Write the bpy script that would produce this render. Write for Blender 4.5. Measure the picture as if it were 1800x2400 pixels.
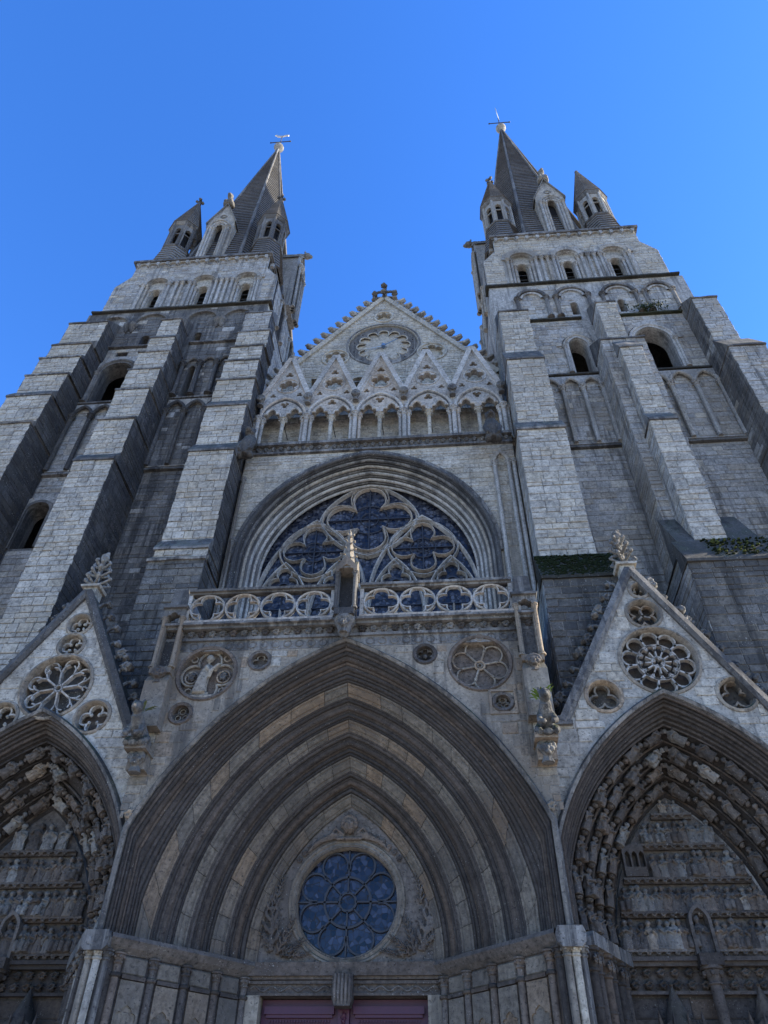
import bpy, math, random
import numpy as np
from mathutils import Vector, Matrix, geometry as G

for o in list(bpy.data.objects): bpy.data.objects.remove(o)
SC = bpy.context.scene
COL = SC.collection
rnd = random.Random(7)
PI = math.pi; RAD = math.radians

# ------------------------------------------------------------------ camera
CAM_P = Vector((2.44, -16.0, 1.6))
def cam_axes(yaw, pitch, roll):
    cy, sy, cp, sp = math.cos(yaw), math.sin(yaw), math.cos(pitch), math.sin(pitch)
    f = Vector((-sy*cp, cy*cp, sp)); r = Vector((cy, sy, 0)); u = r.cross(f)
    c, s = math.cos(roll), math.sin(roll)
    return c*r+s*u, -s*r+c*u, f
CR, CU, CF = cam_axes(RAD(5.40), RAD(44.15), RAD(1.05))
cd = bpy.data.cameras.new('camera'); cam = bpy.data.objects.new('camera', cd); COL.objects.link(cam)
cd.sensor_fit = 'VERTICAL'; cd.sensor_height = 36; cd.lens = 1711/2400*36
cd.clip_end = 2000; cd.clip_start = .1
cam.matrix_world = Matrix(((CR.x, CU.x, -CF.x, CAM_P.x), (CR.y, CU.y, -CF.y, CAM_P.y), (CR.z, CU.z, -CF.z, CAM_P.z), (0, 0, 0, 1)))
SC.camera = cam
def px_of(p):
    d = Vector(p)-CAM_P; z = d.dot(CF)
    if z <= 0: return None
    return 900+1711*d.dot(CR)/z, 1200-1711*d.dot(CU)/z, d.length

# ------------------------------------------------------------------ light
SUN_EL, SUN_AZ = 29.0, 84.0          # azimuth from +Y towards +X
w = bpy.data.worlds.new('World'); SC.world = w; w.use_nodes = True
nt = w.node_tree; bg = nt.nodes['Background']
sky = nt.nodes.new('ShaderNodeTexSky'); sky.sky_type = 'NISHITA'; sky.sun_disc = False
sky.sun_elevation = RAD(SUN_EL); sky.sun_rotation = RAD(SUN_AZ)
sky.air_density = 1.0; sky.dust_density = 0.1; sky.ozone_density = 4.0; sky.altitude = 50
hsv = nt.nodes.new('ShaderNodeHueSaturation'); hsv.inputs['Saturation'].default_value = 1.24; hsv.inputs['Hue'].default_value = .513
nt.links.new(sky.outputs[0], hsv.inputs['Color']); nt.links.new(hsv.outputs[0], bg.inputs[0]); bg.inputs[1].default_value = 0.15
sd = bpy.data.lights.new('sun', 'SUN'); sd.energy = 5.0; sd.angle = RAD(.5); sd.color = (1, .89, .70)
sun = bpy.data.objects.new('sun', sd); COL.objects.link(sun)
e, a = RAD(SUN_EL), RAD(SUN_AZ)
SUNV = Vector((math.sin(a)*math.cos(e), math.cos(a)*math.cos(e), math.sin(e)))
sun.rotation_euler = SUNV.to_track_quat('Z', 'Y').to_euler(); sun.location = (60, 10, 60)
SC.render.engine = 'CYCLES'
SC.view_settings.view_transform = 'Standard'; SC.view_settings.look = 'None'
SC.view_settings.gamma = 1; SC.view_settings.exposure = 1.6
SC.cycles.max_bounces = 6; SC.cycles.diffuse_bounces = 4; SC.cycles.glossy_bounces = 3
SC.cycles.use_denoising = True

# ------------------------------------------------------------------ materials
MATS = {}
class NT:
    def __init__(s, name):
        m = bpy.data.materials.new(name); m.use_nodes = True
        s.m = m; s.t = m.node_tree; s.n = s.t.nodes; s.b = s.n['Principled BSDF']; MATS[name] = m
    def new(s, ty, **k):
        n = s.n.new('ShaderNode'+ty)
        for a, v in k.items():
            if a.startswith('i_'):
                n.inputs[a[2:].replace('_', ' ')].default_value = v
            else: setattr(n, a, v)
        return n
    def ln(s, a, b): s.t.links.new(a, b)
    def math(s, op, a, b=None, clamp=False):
        n = s.new('Math', operation=op); n.use_clamp = clamp
        for i, v in enumerate((a, b)):
            if v is None: continue
            if isinstance(v, (int, float)): n.inputs[i].default_value = v
            else: s.ln(v, n.inputs[i])
        return n.outputs[0]
    def ramp(s, f, p0, p1):
        n = s.new('MapRange'); n.interpolation_type = 'SMOOTHSTEP'
        n.inputs[1].default_value = p0; n.inputs[2].default_value = p1
        s.ln(f, n.inputs[0]); return n.outputs[0]
    def mix(s, f, a, b, mode='MIX'):
        n = s.new('Mix', data_type='RGBA', blend_type=mode); n.clamp_factor = True
        if isinstance(f, (int, float)): n.inputs[0].default_value = f
        else: s.ln(f, n.inputs[0])
        for i, v in ((6, a), (7, b)):
            if isinstance(v, tuple): n.inputs[i].default_value = (*v, 1)
            else: s.ln(v, n.inputs[i])
        return n.outputs[2]
    def noise(s, vec, scale, detail=5, rough=.6):
        n = s.new('TexNoise'); n.inputs['Scale'].default_value = scale; n.inputs['Detail'].default_value = detail
        n.inputs['Roughness'].default_value = rough; s.ln(vec, n.inputs['Vector']); return n.outputs[0]
    def scaled(s, vec, sc):
        n = s.new('VectorMath', operation='MULTIPLY'); s.ln(vec, n.inputs[0]); n.inputs[1].default_value = sc; return n.outputs[0]

def stone(name, c1, c2, dark=(.03, .03, .032), dark_amt=.5, streak=.5, lichen=.3, moss=.3, bump=.35, warm=(.36, .27, .18), warm_amt=.25, rough=.9):
    """Weathered limestone: block-to-block tint, black crust patches and run-off streaks, white lichen, moss on tops."""
    s = NT(name)
    geo = s.new('NewGeometry'); pos = geo.outputs['Position']
    at = s.new('Attribute', attribute_name='tint'); oi = s.new('ObjectInfo')
    t = s.math('FRACT', s.math('ADD', at.outputs['Fac'], oi.outputs['Random']))
    col = s.mix(t, c1, c2)
    t2 = s.math('FRACT', s.math('MULTIPLY', t, 7.31))
    big = s.noise(pos, .32, 4); mid = s.noise(pos, 1.7, 6, .65); fine = s.noise(pos, 9, 8, .7); gr = s.noise(pos, 45, 4, .7)
    col = s.mix(s.math('MULTIPLY', s.ramp(t2, .55, 1.0), warm_amt*1.6), col, warm)
    col = s.mix(s.math('MULTIPLY', s.ramp(big, .5, .7), warm_amt), col, warm)
    v = s.math('ADD', s.math('ADD', s.math('MULTIPLY', s.ramp(fine, .3, .7), .62), s.math('MULTIPLY', s.ramp(mid, .3, .7), .42)), .42)
    cv = s.new('CombineColor'); [s.ln(v, cv.inputs[i]) for i in range(3)]
    col = s.mix(1.0, col, cv.outputs[0], 'MULTIPLY')
    # black crust: patches broken up by finer noise, and vertical run-off streaks
    st = s.noise(s.scaled(pos, (1.9, 1.9, .13)), 1.0, 6, .62)
    st2 = s.noise(s.scaled(pos, (6.5, 6.5, .35)), 1.0, 5, .6)
    d1 = s.ramp(s.math('ADD', s.math('MULTIPLY', big, .55), s.math('MULTIPLY', mid, .45)), .605-.25*dark_amt, .71-.25*dark_amt)
    d2 = s.math('MULTIPLY', s.ramp(s.math('ADD', s.math('MULTIPLY', st, .65), s.math('MULTIPLY', st2, .35)), .625-.2*streak, .725-.2*streak), min(1, streak*1.3))
    d = s.math('MAXIMUM', s.math('MULTIPLY', d1, min(1, dark_amt*1.25)), d2)
    d = s.math('MULTIPLY', d, s.ramp(fine, .28, .56))
    col = s.mix(s.math('MULTIPLY', d, .86), col, dark)
    # pitted pores
    pore = s.ramp(s.noise(s.scaled(pos, (1, 1, 1.6)), 13, 5, .6), .56, .68)
    col = s.mix(s.math('MULTIPLY', pore, .7), col, dark)
    # white lichen rosettes
    if lichen > 0:
        vo = s.new('TexVoronoi'); vo.inputs['Scale'].default_value = 8.5; s.ln(pos, vo.inputs['Vector'])
        vo2 = s.new('TexVoronoi'); vo2.inputs['Scale'].default_value = 22; s.ln(pos, vo2.inputs['Vector'])
        l1 = s.ramp(s.math('ADD', vo.outputs['Distance'], s.math('MULTIPLY', fine, .35)), .30+.1*lichen, .22+.1*lichen)
        l2 = s.ramp(s.math('ADD', vo2.outputs['Distance'], s.math('MULTIPLY', mid, .3)), .33+.12*lichen, .27+.12*lichen)
        l = s.math('MULTIPLY', s.math('MAXIMUM', l1, l2), s.math('MULTIPLY', s.ramp(mid, .46, .66), min(1, lichen*1.3)))
        col = s.mix(l, col, (.40, .39, .36))
    # moss and dark algae where rain lies
    sep = s.new('SeparateXYZ'); s.ln(geo.outputs['Normal'], sep.inputs[0])
    up = s.math('MULTIPLY', s.ramp(sep.outputs[2], .25, .75), s.ramp(s.math('ADD', mid, s.math('MULTIPLY', fine, .4)), .5, .75))
    mc = s.mix(s.ramp(mid, .45, .62), (.03, .029, .024), (.035, .046, .018))
    col = s.mix(s.math('MULTIPLY', up, moss), col, mc)
    s.ln(col, s.b.inputs['Base Color']); s.b.inputs['Roughness'].default_value = rough
    s.b.inputs['Specular IOR Level'].default_value = .25
    bp = s.new('Bump'); bp.inputs['Strength'].default_value = bump; bp.inputs['Distance'].default_value = .03
    h = s.math('ADD', s.math('MULTIPLY', fine, .8), s.math('MULTIPLY', gr, .45))
    h = s.math('SUBTRACT', h, s.math('MULTIPLY', pore, .4))
    s.ln(h, bp.inputs['Height']); s.ln(bp.outputs[0], s.b.inputs['Normal'])
    return s.m

M_LIGHT = stone('limestone_pale', (.27, .254, .224), (.37, .346, .30), dark_amt=.3, streak=.38, lichen=.2, moss=.9, warm=(.37, .31, .22), warm_amt=.25)
M_GREY = stone('limestone_grey', (.25, .244, .232), (.345, .335, .313), dark_amt=.42, streak=.6, lichen=.3, moss=.9, warm=(.31, .26, .19), warm_amt=.3)
M_DARK = stone('limestone_crust_and_shade', (.052, .051, .053), (.10, .097, .094), dark=(.018, .018, .019), dark_amt=.55, streak=.6, lichen=.6, moss=.7, bump=.7, warm=(.09, .075, .055), warm_amt=.2)  # black crust; also the painted shade of niche and roundel backs
M_STAIN = stone('limestone_stained', (.14, .135, .128), (.235, .225, .21), dark_amt=.62, streak=.9, lichen=.4, moss=.9, bump=.5, warm=(.24, .2, .15), warm_amt=.25)
M_CREAM = stone('limestone_cream', (.285, .268, .23), (.365, .34, .292), dark_amt=.28, streak=.4, lichen=.12, moss=.8, warm=(.34, .29, .21), warm_amt=.3)
M_SOIL = stone('limestone_dark_weathered', (.075, .073, .07), (.14, .134, .125), dark=(.018, .018, .018), dark_amt=.6, streak=.7, lichen=.55, moss=.9, bump=.6, warm=(.13, .11, .08), warm_amt=.25)
M_PORT = stone('portal_face_stone', (.17, .15, .125), (.29, .255, .205), dark_amt=.48, streak=.6, lichen=.3, moss=.8, warm=(.28, .2, .13), warm_amt=.4)
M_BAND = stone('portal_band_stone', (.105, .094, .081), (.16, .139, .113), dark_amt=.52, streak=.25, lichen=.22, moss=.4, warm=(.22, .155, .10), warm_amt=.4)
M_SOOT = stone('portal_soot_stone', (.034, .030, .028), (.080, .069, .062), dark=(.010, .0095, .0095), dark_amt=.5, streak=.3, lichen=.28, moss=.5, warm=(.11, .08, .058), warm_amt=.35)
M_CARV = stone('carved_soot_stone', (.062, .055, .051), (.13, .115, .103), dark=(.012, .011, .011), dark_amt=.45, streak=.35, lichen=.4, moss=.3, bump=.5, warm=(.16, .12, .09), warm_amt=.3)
M_TRAC = stone('tracery_stone', (.27, .26, .242), (.37, .355, .33), dark_amt=.32, streak=.42, lichen=.08, moss=.6)
M_RUIN = stone('pitted_stone', (0.133, 0.127, 0.119), (0.237, 0.228, 0.210), dark_amt=.55, streak=.3, lichen=.4, moss=.4, bump=.8)
M_ROOF = stone('spire_stone_tiles', (.11, .108, .106), (.20, .193, .18), dark=(.03, .03, .032), dark_amt=.45, streak=.3, lichen=.35, moss=.05, bump=.6, warm=(.15, .13, .1), warm_amt=.15)
M_MOSS = stone('mossy_stone', (.028, .027, .021), (.055, .05, .04), dark_amt=.5, streak=.3, lichen=.4, moss=.6, bump=1.0, warm=(.035, .042, .015), warm_amt=.5)

def simple(name, col, rough=.6, metal=0., spec=.5):
    s = NT(name); s.b.inputs['Base Color'].default_value = (*col, 1); s.b.inputs['Roughness'].default_value = rough
    s.b.inputs['Metallic'].default_value = metal; s.b.inputs['Specular IOR Level'].default_value = spec
    n = s.noise(s.new('NewGeometry').outputs['Position'], 12, 5)
    bp = s.new('Bump'); bp.inputs['Strength'].default_value = .15; s.ln(n, bp.inputs['Height']); s.ln(bp.outputs[0], s.b.inputs['Normal'])
    return s.m
M_IRON = simple('wrought_iron', (.03, .028, .028), .6, .3)
M_LEAD = simple('lead_came', (.035, .035, .04), .55, .4)
M_GILT = simple('weathered_gilt', (.62, .58, .48), .35, .7)
M_BLUE = simple('blue_enamel', (.10, .17, .28), .5)
M_VOID = simple('painted_dark_interior', (.02, .02, .022), .95, 0, .1)  # near-black colour stands in for the shade inside openings
M_FERN = simple('fern_green', (.10, .17, .03), .7)
M_DRY = simple('dry_fern', (.07, .09, .035), .8)
M_MOSSG = simple('moss_green', (.012, .018, .008), .95, 0, .1)
M_MOSSY = simple('moss_yellow', (.07, .08, .022), .95, 0, .1)
M_SHRUB = simple('shrub_leaf', (.025, .035, .015), .8, 0, .2)
M_SLAT = simple('grey_louvre_wood', (.09, .085, .08), .85)

def glass(name, c_lo, c_hi, scale, lead=.035, rough=.12, ior=1.6):
    s = NT(name); pos = s.new('NewGeometry').outputs['Position']
    v = s.new('TexVoronoi', feature='F1'); v.inputs['Scale'].default_value = scale; s.ln(pos, v.inputs['Vector'])
    ed = s.new('TexVoronoi', feature='DISTANCE_TO_EDGE'); ed.inputs['Scale'].default_value = scale; s.ln(pos, ed.inputs['Vector'])
    sep = s.new('SeparateColor'); s.ln(v.outputs['Color'], sep.inputs[0])
    col = s.mix(s.math('POWER', sep.outputs[0], 1.8), c_lo, c_hi)
    m = s.ramp(ed.outputs['Distance'], lead*.6, lead)
    col = s.mix(m, (.01, .01, .013), col)
    s.ln(col, s.b.inputs['Base Color'])
    rr = s.math('ADD', s.math('MULTIPLY', s.math('SUBTRACT', 1.0, m), .5), rough); s.ln(rr, s.b.inputs['Roughness'])
    s.b.inputs['IOR'].default_value = ior
    bp = s.new('Bump'); bp.inputs['Strength'].default_value = .35; bp.inputs['Distance'].default_value = .02
    s.ln(s.math('ADD', s.math('MULTIPLY', sep.outputs[1], .6), s.math('MULTIPLY', s.noise(pos, 5, 3), .6)), bp.inputs['Height'])
    s.ln(bp.outputs[0], s.b.inputs['Normal']); return s.m
M_GLASS = glass('leaded_glass', (.006, .008, .018), (.09, .095, .115), 8.0, .09, .22, 1.38)
M_ROSE = glass('rose_glass', (.003, .005, .014), (.05, .06, .10), 8.0, .045, .08, 1.38)

def door_paint():
    s = NT('plum_door_paint'); pos = s.new('NewGeometry').outputs['Position']
    n = s.noise(s.scaled(pos, (8, 8, 1)), 2, 6)
    s.ln(s.mix(n, (.036, .0035, .018), (.065, .009, .034)), s.b.inputs['Base Color']); s.b.inputs['Roughness'].default_value = .5
    return s.m
M_DOOR = door_paint()
def paving():
    s = NT('paving'); pos = s.new('NewGeometry').outputs['Position']
    b = s.new('TexBrick'); b.inputs['Scale'].default_value = 1.2; s.ln(pos, b.inputs['Vector'])
    b.inputs['Color1'].default_value = (.33, .31, .28, 1); b.inputs['Color2'].default_value = (.40, .37, .33, 1); b.inputs['Mortar'].default_value = (.2, .19, .17, 1)
    s.ln(b.outputs[0], s.b.inputs['Base Color']); s.b.inputs['Roughness'].default_value = .9; return s.m
M_PAVE = paving()

# ------------------------------------------------------------------ object helpers
WL = {}
def thing(name, label, cat, loc, group=None):
    o = bpy.data.objects.new(name, None); COL.objects.link(o); o.location = loc; o.empty_display_size = .3
    o['label'] = label; o['category'] = cat; o['kind'] = 'thing'
    if group: o['group'] = group
    WL[o.name] = Vector(loc); return o
def struct(o): o['kind'] = 'structure'; return o

def pip(x, y, poly):
    r = False; n = len(poly); j = n-1
    for i in range(n):
        (a, b), (c, d) = poly[i], poly[j]
        if (b > y) != (d > y) and x < (c-a)*(y-b)/(d-b)+a: r = not r
        j = i
    return r

class MB:
    """Collects shapes in local (u right, v up, w depth away from viewer) mapped to the world by frame F = (O,U,V,N)."""
    def __init__(s, F=None):
        s.v = []; s.f = []; s.sm = []; s.mi = []; s.F = F; s.mat = 0
    def P(s, u, v, w):
        if s.F is None: return (u, w, v)
        O, U, V, N = s.F
        return tuple(O+u*U+v*V+w*N)
    def add(s, vs, fs, smooth=False, world=False):
        k = len(s.v)
        s.v += [tuple(p) for p in vs] if world else [s.P(*p) for p in vs]
        s.f += [tuple(i+k for i in f) for f in fs]; s.sm += [smooth]*len(fs); s.mi += [s.mat]*len(fs)
    def box(s, u0, u1, v0, v1, w0, w1):
        s.add([(u, v, w) for w in (w0, w1) for v in (v0, v1) for u in (u0, u1)],
              [(0, 1, 3, 2), (5, 4, 6, 7), (4, 5, 1, 0), (2, 3, 7, 6), (4, 0, 2, 6), (1, 5, 7, 3)])
    def cbox(s, u0, u1, v0, v1, w0, w1, c=.02):
        """box with chamfered front edges"""
        a = [(u0, v0, w1), (u1, v0, w1), (u1, v1, w1), (u0, v1, w1), (u0, v0, w0+c), (u1, v0, w0+c), (u1, v1, w0+c), (u0, v1, w0+c),
             (u0+c, v0+c, w0), (u1-c, v0+c, w0), (u1-c, v1-c, w0), (u0+c, v1-c, w0)]
        f = [(8, 9, 10, 11), (3, 2, 1, 0)]
        for i in range(4):
            j = (i+1) % 4; f += [(4+i, 4+j, 8+j, 8+i), (i, j, 4+j, 4+i)]
        s.add(a, f)
    def prism(s, poly, w0, w1):
        n = len(poly)
        s.add([(u, v, w0) for u, v in poly]+[(u, v, w1) for u, v in poly],
              [tuple(range(n)), tuple(range(2*n-1, n-1, -1))]+[(i, i+n, (i+1) % n+n, (i+1) % n) for i in range(n)])
    def plate(s, outer, holes, w0, w1, back=True):
        """flat slab with openings cut through it"""
        loops = [outer]+list(holes); co = []; ed = []
        for L in loops:
            k = len(co); n = len(L); co += [Vector(p) for p in L]; ed += [(k+i, k+(i+1) % n) for i in range(n)]
        vs, _, fs, *_r = G.delaunay_2d_cdt(co, ed, [], 1, 1e-5)
        def clear(f):
            c = (vs[f[0]]+vs[f[1]]+vs[f[2]])/3
            return not any(pip(c.x, c.y, h) for h in holes) and pip(c.x, c.y, outer)
        fs = [tuple(f) for f in fs if clear(f)]
        s.add([(p.x, p.y, w0) for p in vs], fs)
        if back: s.add([(p.x, p.y, w1) for p in vs], [f[::-1] for f in fs])
        for L in loops:
            n = len(L)
            s.add([(u, v, w0) for u, v in L]+[(u, v, w1) for u, v in L], [(i, (i+1) % n, (i+1) % n+n, i+n) for i in range(n)])
    def loft(s, rings, close_path=False, close_prof=False, smooth=True):
        """rings: list of polylines [(u,v,w)...] of equal length"""
        n = len(rings[0]); m = len(rings); vs = [p for r in rings for p in r]; fs = []
        for i in range(m if close_prof else m-1):
            for j in range(n if close_path else n-1):
                a, b = i*n+j, i*n+(j+1) % n; c, d = ((i+1) % m)*n+(j+1) % n, ((i+1) % m)*n+j
                fs.append((a, b, c, d))
        s.add(vs, fs, smooth)
    def sweep(s, path, prof, closed=False, smooth=True, closed_prof=True):
        """path [(u,v)] in the wall plane, prof [(o,w)] with o along the left-hand normal"""
        n = len(path); rings = [[] for _ in prof]
        for i in range(n):
            p = Vector(path[i])
            a = Vector(path[i-1]) if (i or closed) else None
            b = Vector(path[(i+1) % n]) if (i < n-1 or closed) else None
            d1 = (p-a).normalized() if a is not None and (p-a).length > 1e-9 else None
            d2 = (b-p).normalized() if b is not None and (b-p).length > 1e-9 else None
            if d1 is None: d1 = d2
            if d2 is None: d2 = d1
            n1, n2 = Vector((-d1.y, d1.x)), Vector((-d2.y, d2.x))
            m = n1+n2
            m = m.normalized() if m.length > 1e-6 else n1
            k = 1/max(.45, m.dot(n1))
            for r, (o, wv) in zip(rings, prof): r.append((p.x+m.x*o*k, p.y+m.y*o*k, wv))
        s.loft(rings, closed, closed_prof, smooth)
    def roll(s, path, r, w, closed=False, n=8):
        s.sweep(path, [(r*math.cos(t), w+r*math.sin(t)) for t in np.linspace(0, 2*PI, n, endpoint=False)], closed)
    def tube(s, pts, rad, n=8, cap=True, sq=1.0):
        pts = [Vector(p) for p in pts]; m = len(pts); vs = []
        ref = None
        for i, p in enumerate(pts):
            d = (pts[min(i+1, m-1)]-pts[max(i-1, 0)]).normalized()
            if ref is None: ref = Vector((1, 0, 0)) if abs(d.x) < .8 else Vector((0, 1, 0))
            x = (ref-d*ref.dot(d)).normalized(); y = d.cross(x); ref = x
            r = rad[i] if isinstance(rad, (list, tuple)) else rad
            vs += [tuple(p+x*r*math.cos(t)+y*r*sq*math.sin(t)) for t in np.linspace(0, 2*PI, n, endpoint=False)]
        fs = [(i*n+j, i*n+(j+1) % n, (i+1)*n+(j+1) % n, (i+1)*n+j) for i in range(m-1) for j in range(n)]
        if cap: fs += [tuple(range(n-1, -1, -1)), tuple((m-1)*n+j for j in range(n))]
        s.add(vs, fs, True)
    def lathe(s, u, w, prof, n=10, rot=0., smooth=True):
        """vertical turned solid, prof [(r,v)]"""
        vs = [(u+r*math.cos(rot+2*PI*j/n), v, w+r*math.sin(rot+2*PI*j/n)) for r, v in prof for j in range(n)]
        m = len(prof)
        fs = [(i*n+j, i*n+(j+1) % n, (i+1)*n+(j+1) % n, (i+1)*n+j) for i in range(m-1) for j in range(n)]
        fs += [tuple(range(n-1, -1, -1)), tuple((m-1)*n+j for j in range(n))]
        s.add(vs, fs, smooth)
    def ball(s, u, v, w, ru, rv=None, rw=None, n=8, m=6, jit=0):
        rv = rv or ru; rw = rw or ru; vs = []; fs = []
        for i in range(m+1):
            ph = PI*i/m
            for j in range(n):
                t = 2*PI*j/n; k = 1+(rnd.uniform(-jit, jit) if jit else 0)
                vs.append((u+ru*k*math.sin(ph)*math.cos(t), v-rv*k*math.cos(ph), w+rw*k*math.sin(ph)*math.sin(t)))
        for i in range(m):
            for j in range(n): fs.append((i*n+j, i*n+(j+1) % n, (i+1)*n+(j+1) % n, (i+1)*n+j))
        s.add(vs, fs, True)
    def shaft(s, u, w, v0, v1, r, cap=.28, base=True, n=10, bell=1.6):
        """column shaft with moulded base and leafy capital"""
        p = []
        if base: p += [(r*1.9, v0), (r*1.9, v0+r*.7), (r*1.35, v0+r*1.2), (r*1.5, v0+r*1.6), (r, v0+r*2.1)]
        else: p += [(r, v0)]
        if cap: p += [(r, v1-cap), (r*1.3, v1-cap+.02), (r*1.3, v1-cap+.05), (r*1.02, v1-cap+.06), (r*1.15, v1-cap*.6), (r*bell, v1-cap*.22), (r*bell*.9, v1-cap*.2), (r*bell*1.15, v1-cap*.15), (r*bell*1.15, v1)]
        else: p += [(r, v1)]
        s.lathe(u, w, p, n)
        if cap:
            for k in range(6):
                t = k*PI/3+.3
                s.ball(u+r*bell*.95*math.cos(t), v1-cap*.38, w+r*bell*.95*math.sin(t), r*.42, cap*.16, r*.42, 5, 4)
    def mesh(s, name, off=Vector((0, 0, 0))):
        me = bpy.data.meshes.new(name)
        co = np.array(s.v, dtype=np.float64).reshape(-1, 3)-np.array(off)
        me.from_pydata(co.tolist(), [], s.f)
        me.polygons.foreach_set('use_smooth', s.sm)
        if any(s.mi): me.polygons.foreach_set('material_index', s.mi)
        if any(s.sm): me.set_sharp_from_angle(angle=RAD(42))
        me.update(); return me

def part(name, mb, mat, parent, label=None, stuff=False, subd=0):
    off = WL[parent.name]
    me = mb.mesh(name, off); mats = mat if isinstance(mat, (list, tuple)) else [mat]
    for m in mats: me.materials.append(m)
    o = bpy.data.objects.new(name, me); COL.objects.link(o); o.parent = parent; WL[o.name] = off
    if label: o['label'] = label
    if stuff: o['kind'] = 'stuff'
    return o
def inst(name, me, mat, parent, M, label=None):
    """shared-mesh piece placed by world matrix M"""
    o = bpy.data.objects.new(name, me); COL.objects.link(o); o.parent = parent
    L = M.copy(); L.translation = M.translation-WL[parent.name]; o.matrix_basis = L; WL[o.name] = M.translation.copy()
    if not me.materials: me.materials.append(mat)
    if me.materials[0] != mat: o.material_slots[0].link = 'OBJECT'; o.material_slots[0].material = mat
    if label: o['label'] = label
    return o
def basis(loc, X, Y, Z):
    return Matrix(((X[0], Y[0], Z[0], loc[0]), (X[1], Y[1], Z[1], loc[1]), (X[2], Y[2], Z[2], loc[2]), (0, 0, 0, 1)))
def frame(O, U, N=None, V=(0, 0, 1)):
    O, U, V = Vector(O), Vector(U).normalized(), Vector(V).normalized()
    N = Vector(N) if N is not None else V.cross(U)
    return (O, U, V, N.normalized())
def front(y=0., x=0., z=0.): return frame((x, y, z), (1, 0, 0), (0, 1, 0))

# ------------------------------------------------------------------ 2D shapes
def pointed(a, h, n=14, cx=0., z0=0., stilt=0.):
    R = (a*a+h*h)/(2*a); c = a-R; th = math.atan2(h, R-a) if R > a else PI/2
    r = [(cx+c+R*math.cos(t), z0+stilt+R*math.sin(t)) for t in np.linspace(0, th, n)]
    l = [(2*cx-x, z) for x, z in r]
    pts = l[:-1]+[(cx, z0+stilt+h)]+r[::-1][1:]
    if stilt: pts = [(cx-a, z0)]+pts+[(cx+a, z0)]
    return pts
def lerp_tab(tab, t):
    for (t0, v0), (t1, v1) in zip(tab, tab[1:]):
        if t <= t1: return v0+(v1-v0)*max(0, (t-t0))/(t1-t0)
    return tab[-1][1]
def stilted(a, zk, zap, ratio, cx, zb, n=14, m=3):
    """pointed arch on upright stilts: vertical to zk, then an arc of given sagitta/chord ratio to the apex"""
    L = math.hypot(a, zap-zk); s_ = ratio*L; R = (L*L/4+s_*s_)/(2*s_); mx, mz = a/2, (zk+zap)/2
    dx, dz = -a/L, (zap-zk)/L; nx, nz = dz, -dx
    ox, oz = mx-nx*(R-s_), mz-nz*(R-s_); t0 = math.atan2(zk-oz, a-ox); t1 = math.atan2(zap-oz, -ox)
    r = [(a, zb+(zk-zb)*i/m) for i in range(m)]+[(ox+R*math.cos(t), oz+R*math.sin(t)) for t in np.linspace(t0, t1, n)]
    r[-1] = (0., zap)
    return [(cx-x, z) for x, z in r[:-1]]+[(cx, zap)]+[(cx+x, z) for x, z in r[-2::-1]]
def circle(cx, cz, r, n=32): return [(cx+r*math.cos(t), cz+r*math.sin(t)) for t in np.linspace(0, 2*PI, n, endpoint=False)]
def foil(cx, cz, k, R, rot=PI/2, n=8, fat=1.0):
    """k-lobed foil inscribed in radius R"""
    s_ = math.sin(PI/k); r = R*s_/(1+s_)*1.04*fat; d = R-r
    be = PI/k; q = max(0, r*r-(d*math.sin(be))**2); sd_ = d*math.cos(be)+math.sqrt(q)
    phi = math.atan2(sd_*math.sin(be), sd_*math.cos(be)-d); out = []
    for i in range(k):
        t0 = rot+2*PI*i/k
        for j in range(n+1):
            if j == n: continue
            p = -phi+2*phi*j/n
            x, z = d+r*math.cos(p), r*math.sin(p)
            out.append((cx+x*math.cos(t0)-z*math.sin(t0), cz+x*math.sin(t0)+z*math.cos(t0)))
    return out
TREF = [(-1, 0), (-1.02, .3), (-.95, .55), (-.78, .7), (-.55, .68), (-.55, .9), (-.46, 1.15), (-.28, 1.38), (0, 1.62)]
TREF = TREF+[(-x, z) for x, z in TREF[-2::-1]]
def tref(cx, z0, a, h=1.): return [(cx+x*a, z0+z*a*h) for x, z in TREF]

# ------------------------------------------------------------------ masonry
ALT = {}
def alts():
    for x, y in ((M_LIGHT, M_CREAM), (M_GREY, M_LIGHT), (M_STAIN, M_GREY), (M_CREAM, M_LIGHT), (M_PORT, M_LIGHT)): ALT[x.name] = y
alts()
BLK = {}     # top-level thing name -> list of block records
def span_at(poly, va, vb):
    """u-extent of polygon within the strip va..vb (None if outside)"""
    us = [u for u, v in poly if va <= v <= vb]; n = len(poly)
    for v in (va, vb):
        for i in range(n):
            (u0, v0), (u1, v1) = poly[i], poly[(i+1) % n]
            if (v0-v)*(v1-v) < 0: us.append(u0+(u1-u0)*(v-v0)/(v1-v0))
    return (min(us), max(us)) if us else None
def inner_at(poly, v):
    us = []; n = len(poly)
    for i in range(n):
        (u0, v0), (u1, v1) = poly[i], poly[(i+1) % n]
        if (v0-v)*(v1-v) <= 0 and v0 != v1: us.append(u0+(u1-u0)*(v-v0)/(v1-v0))
    return (min(us), max(us)) if len(us) > 1 else None
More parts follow.
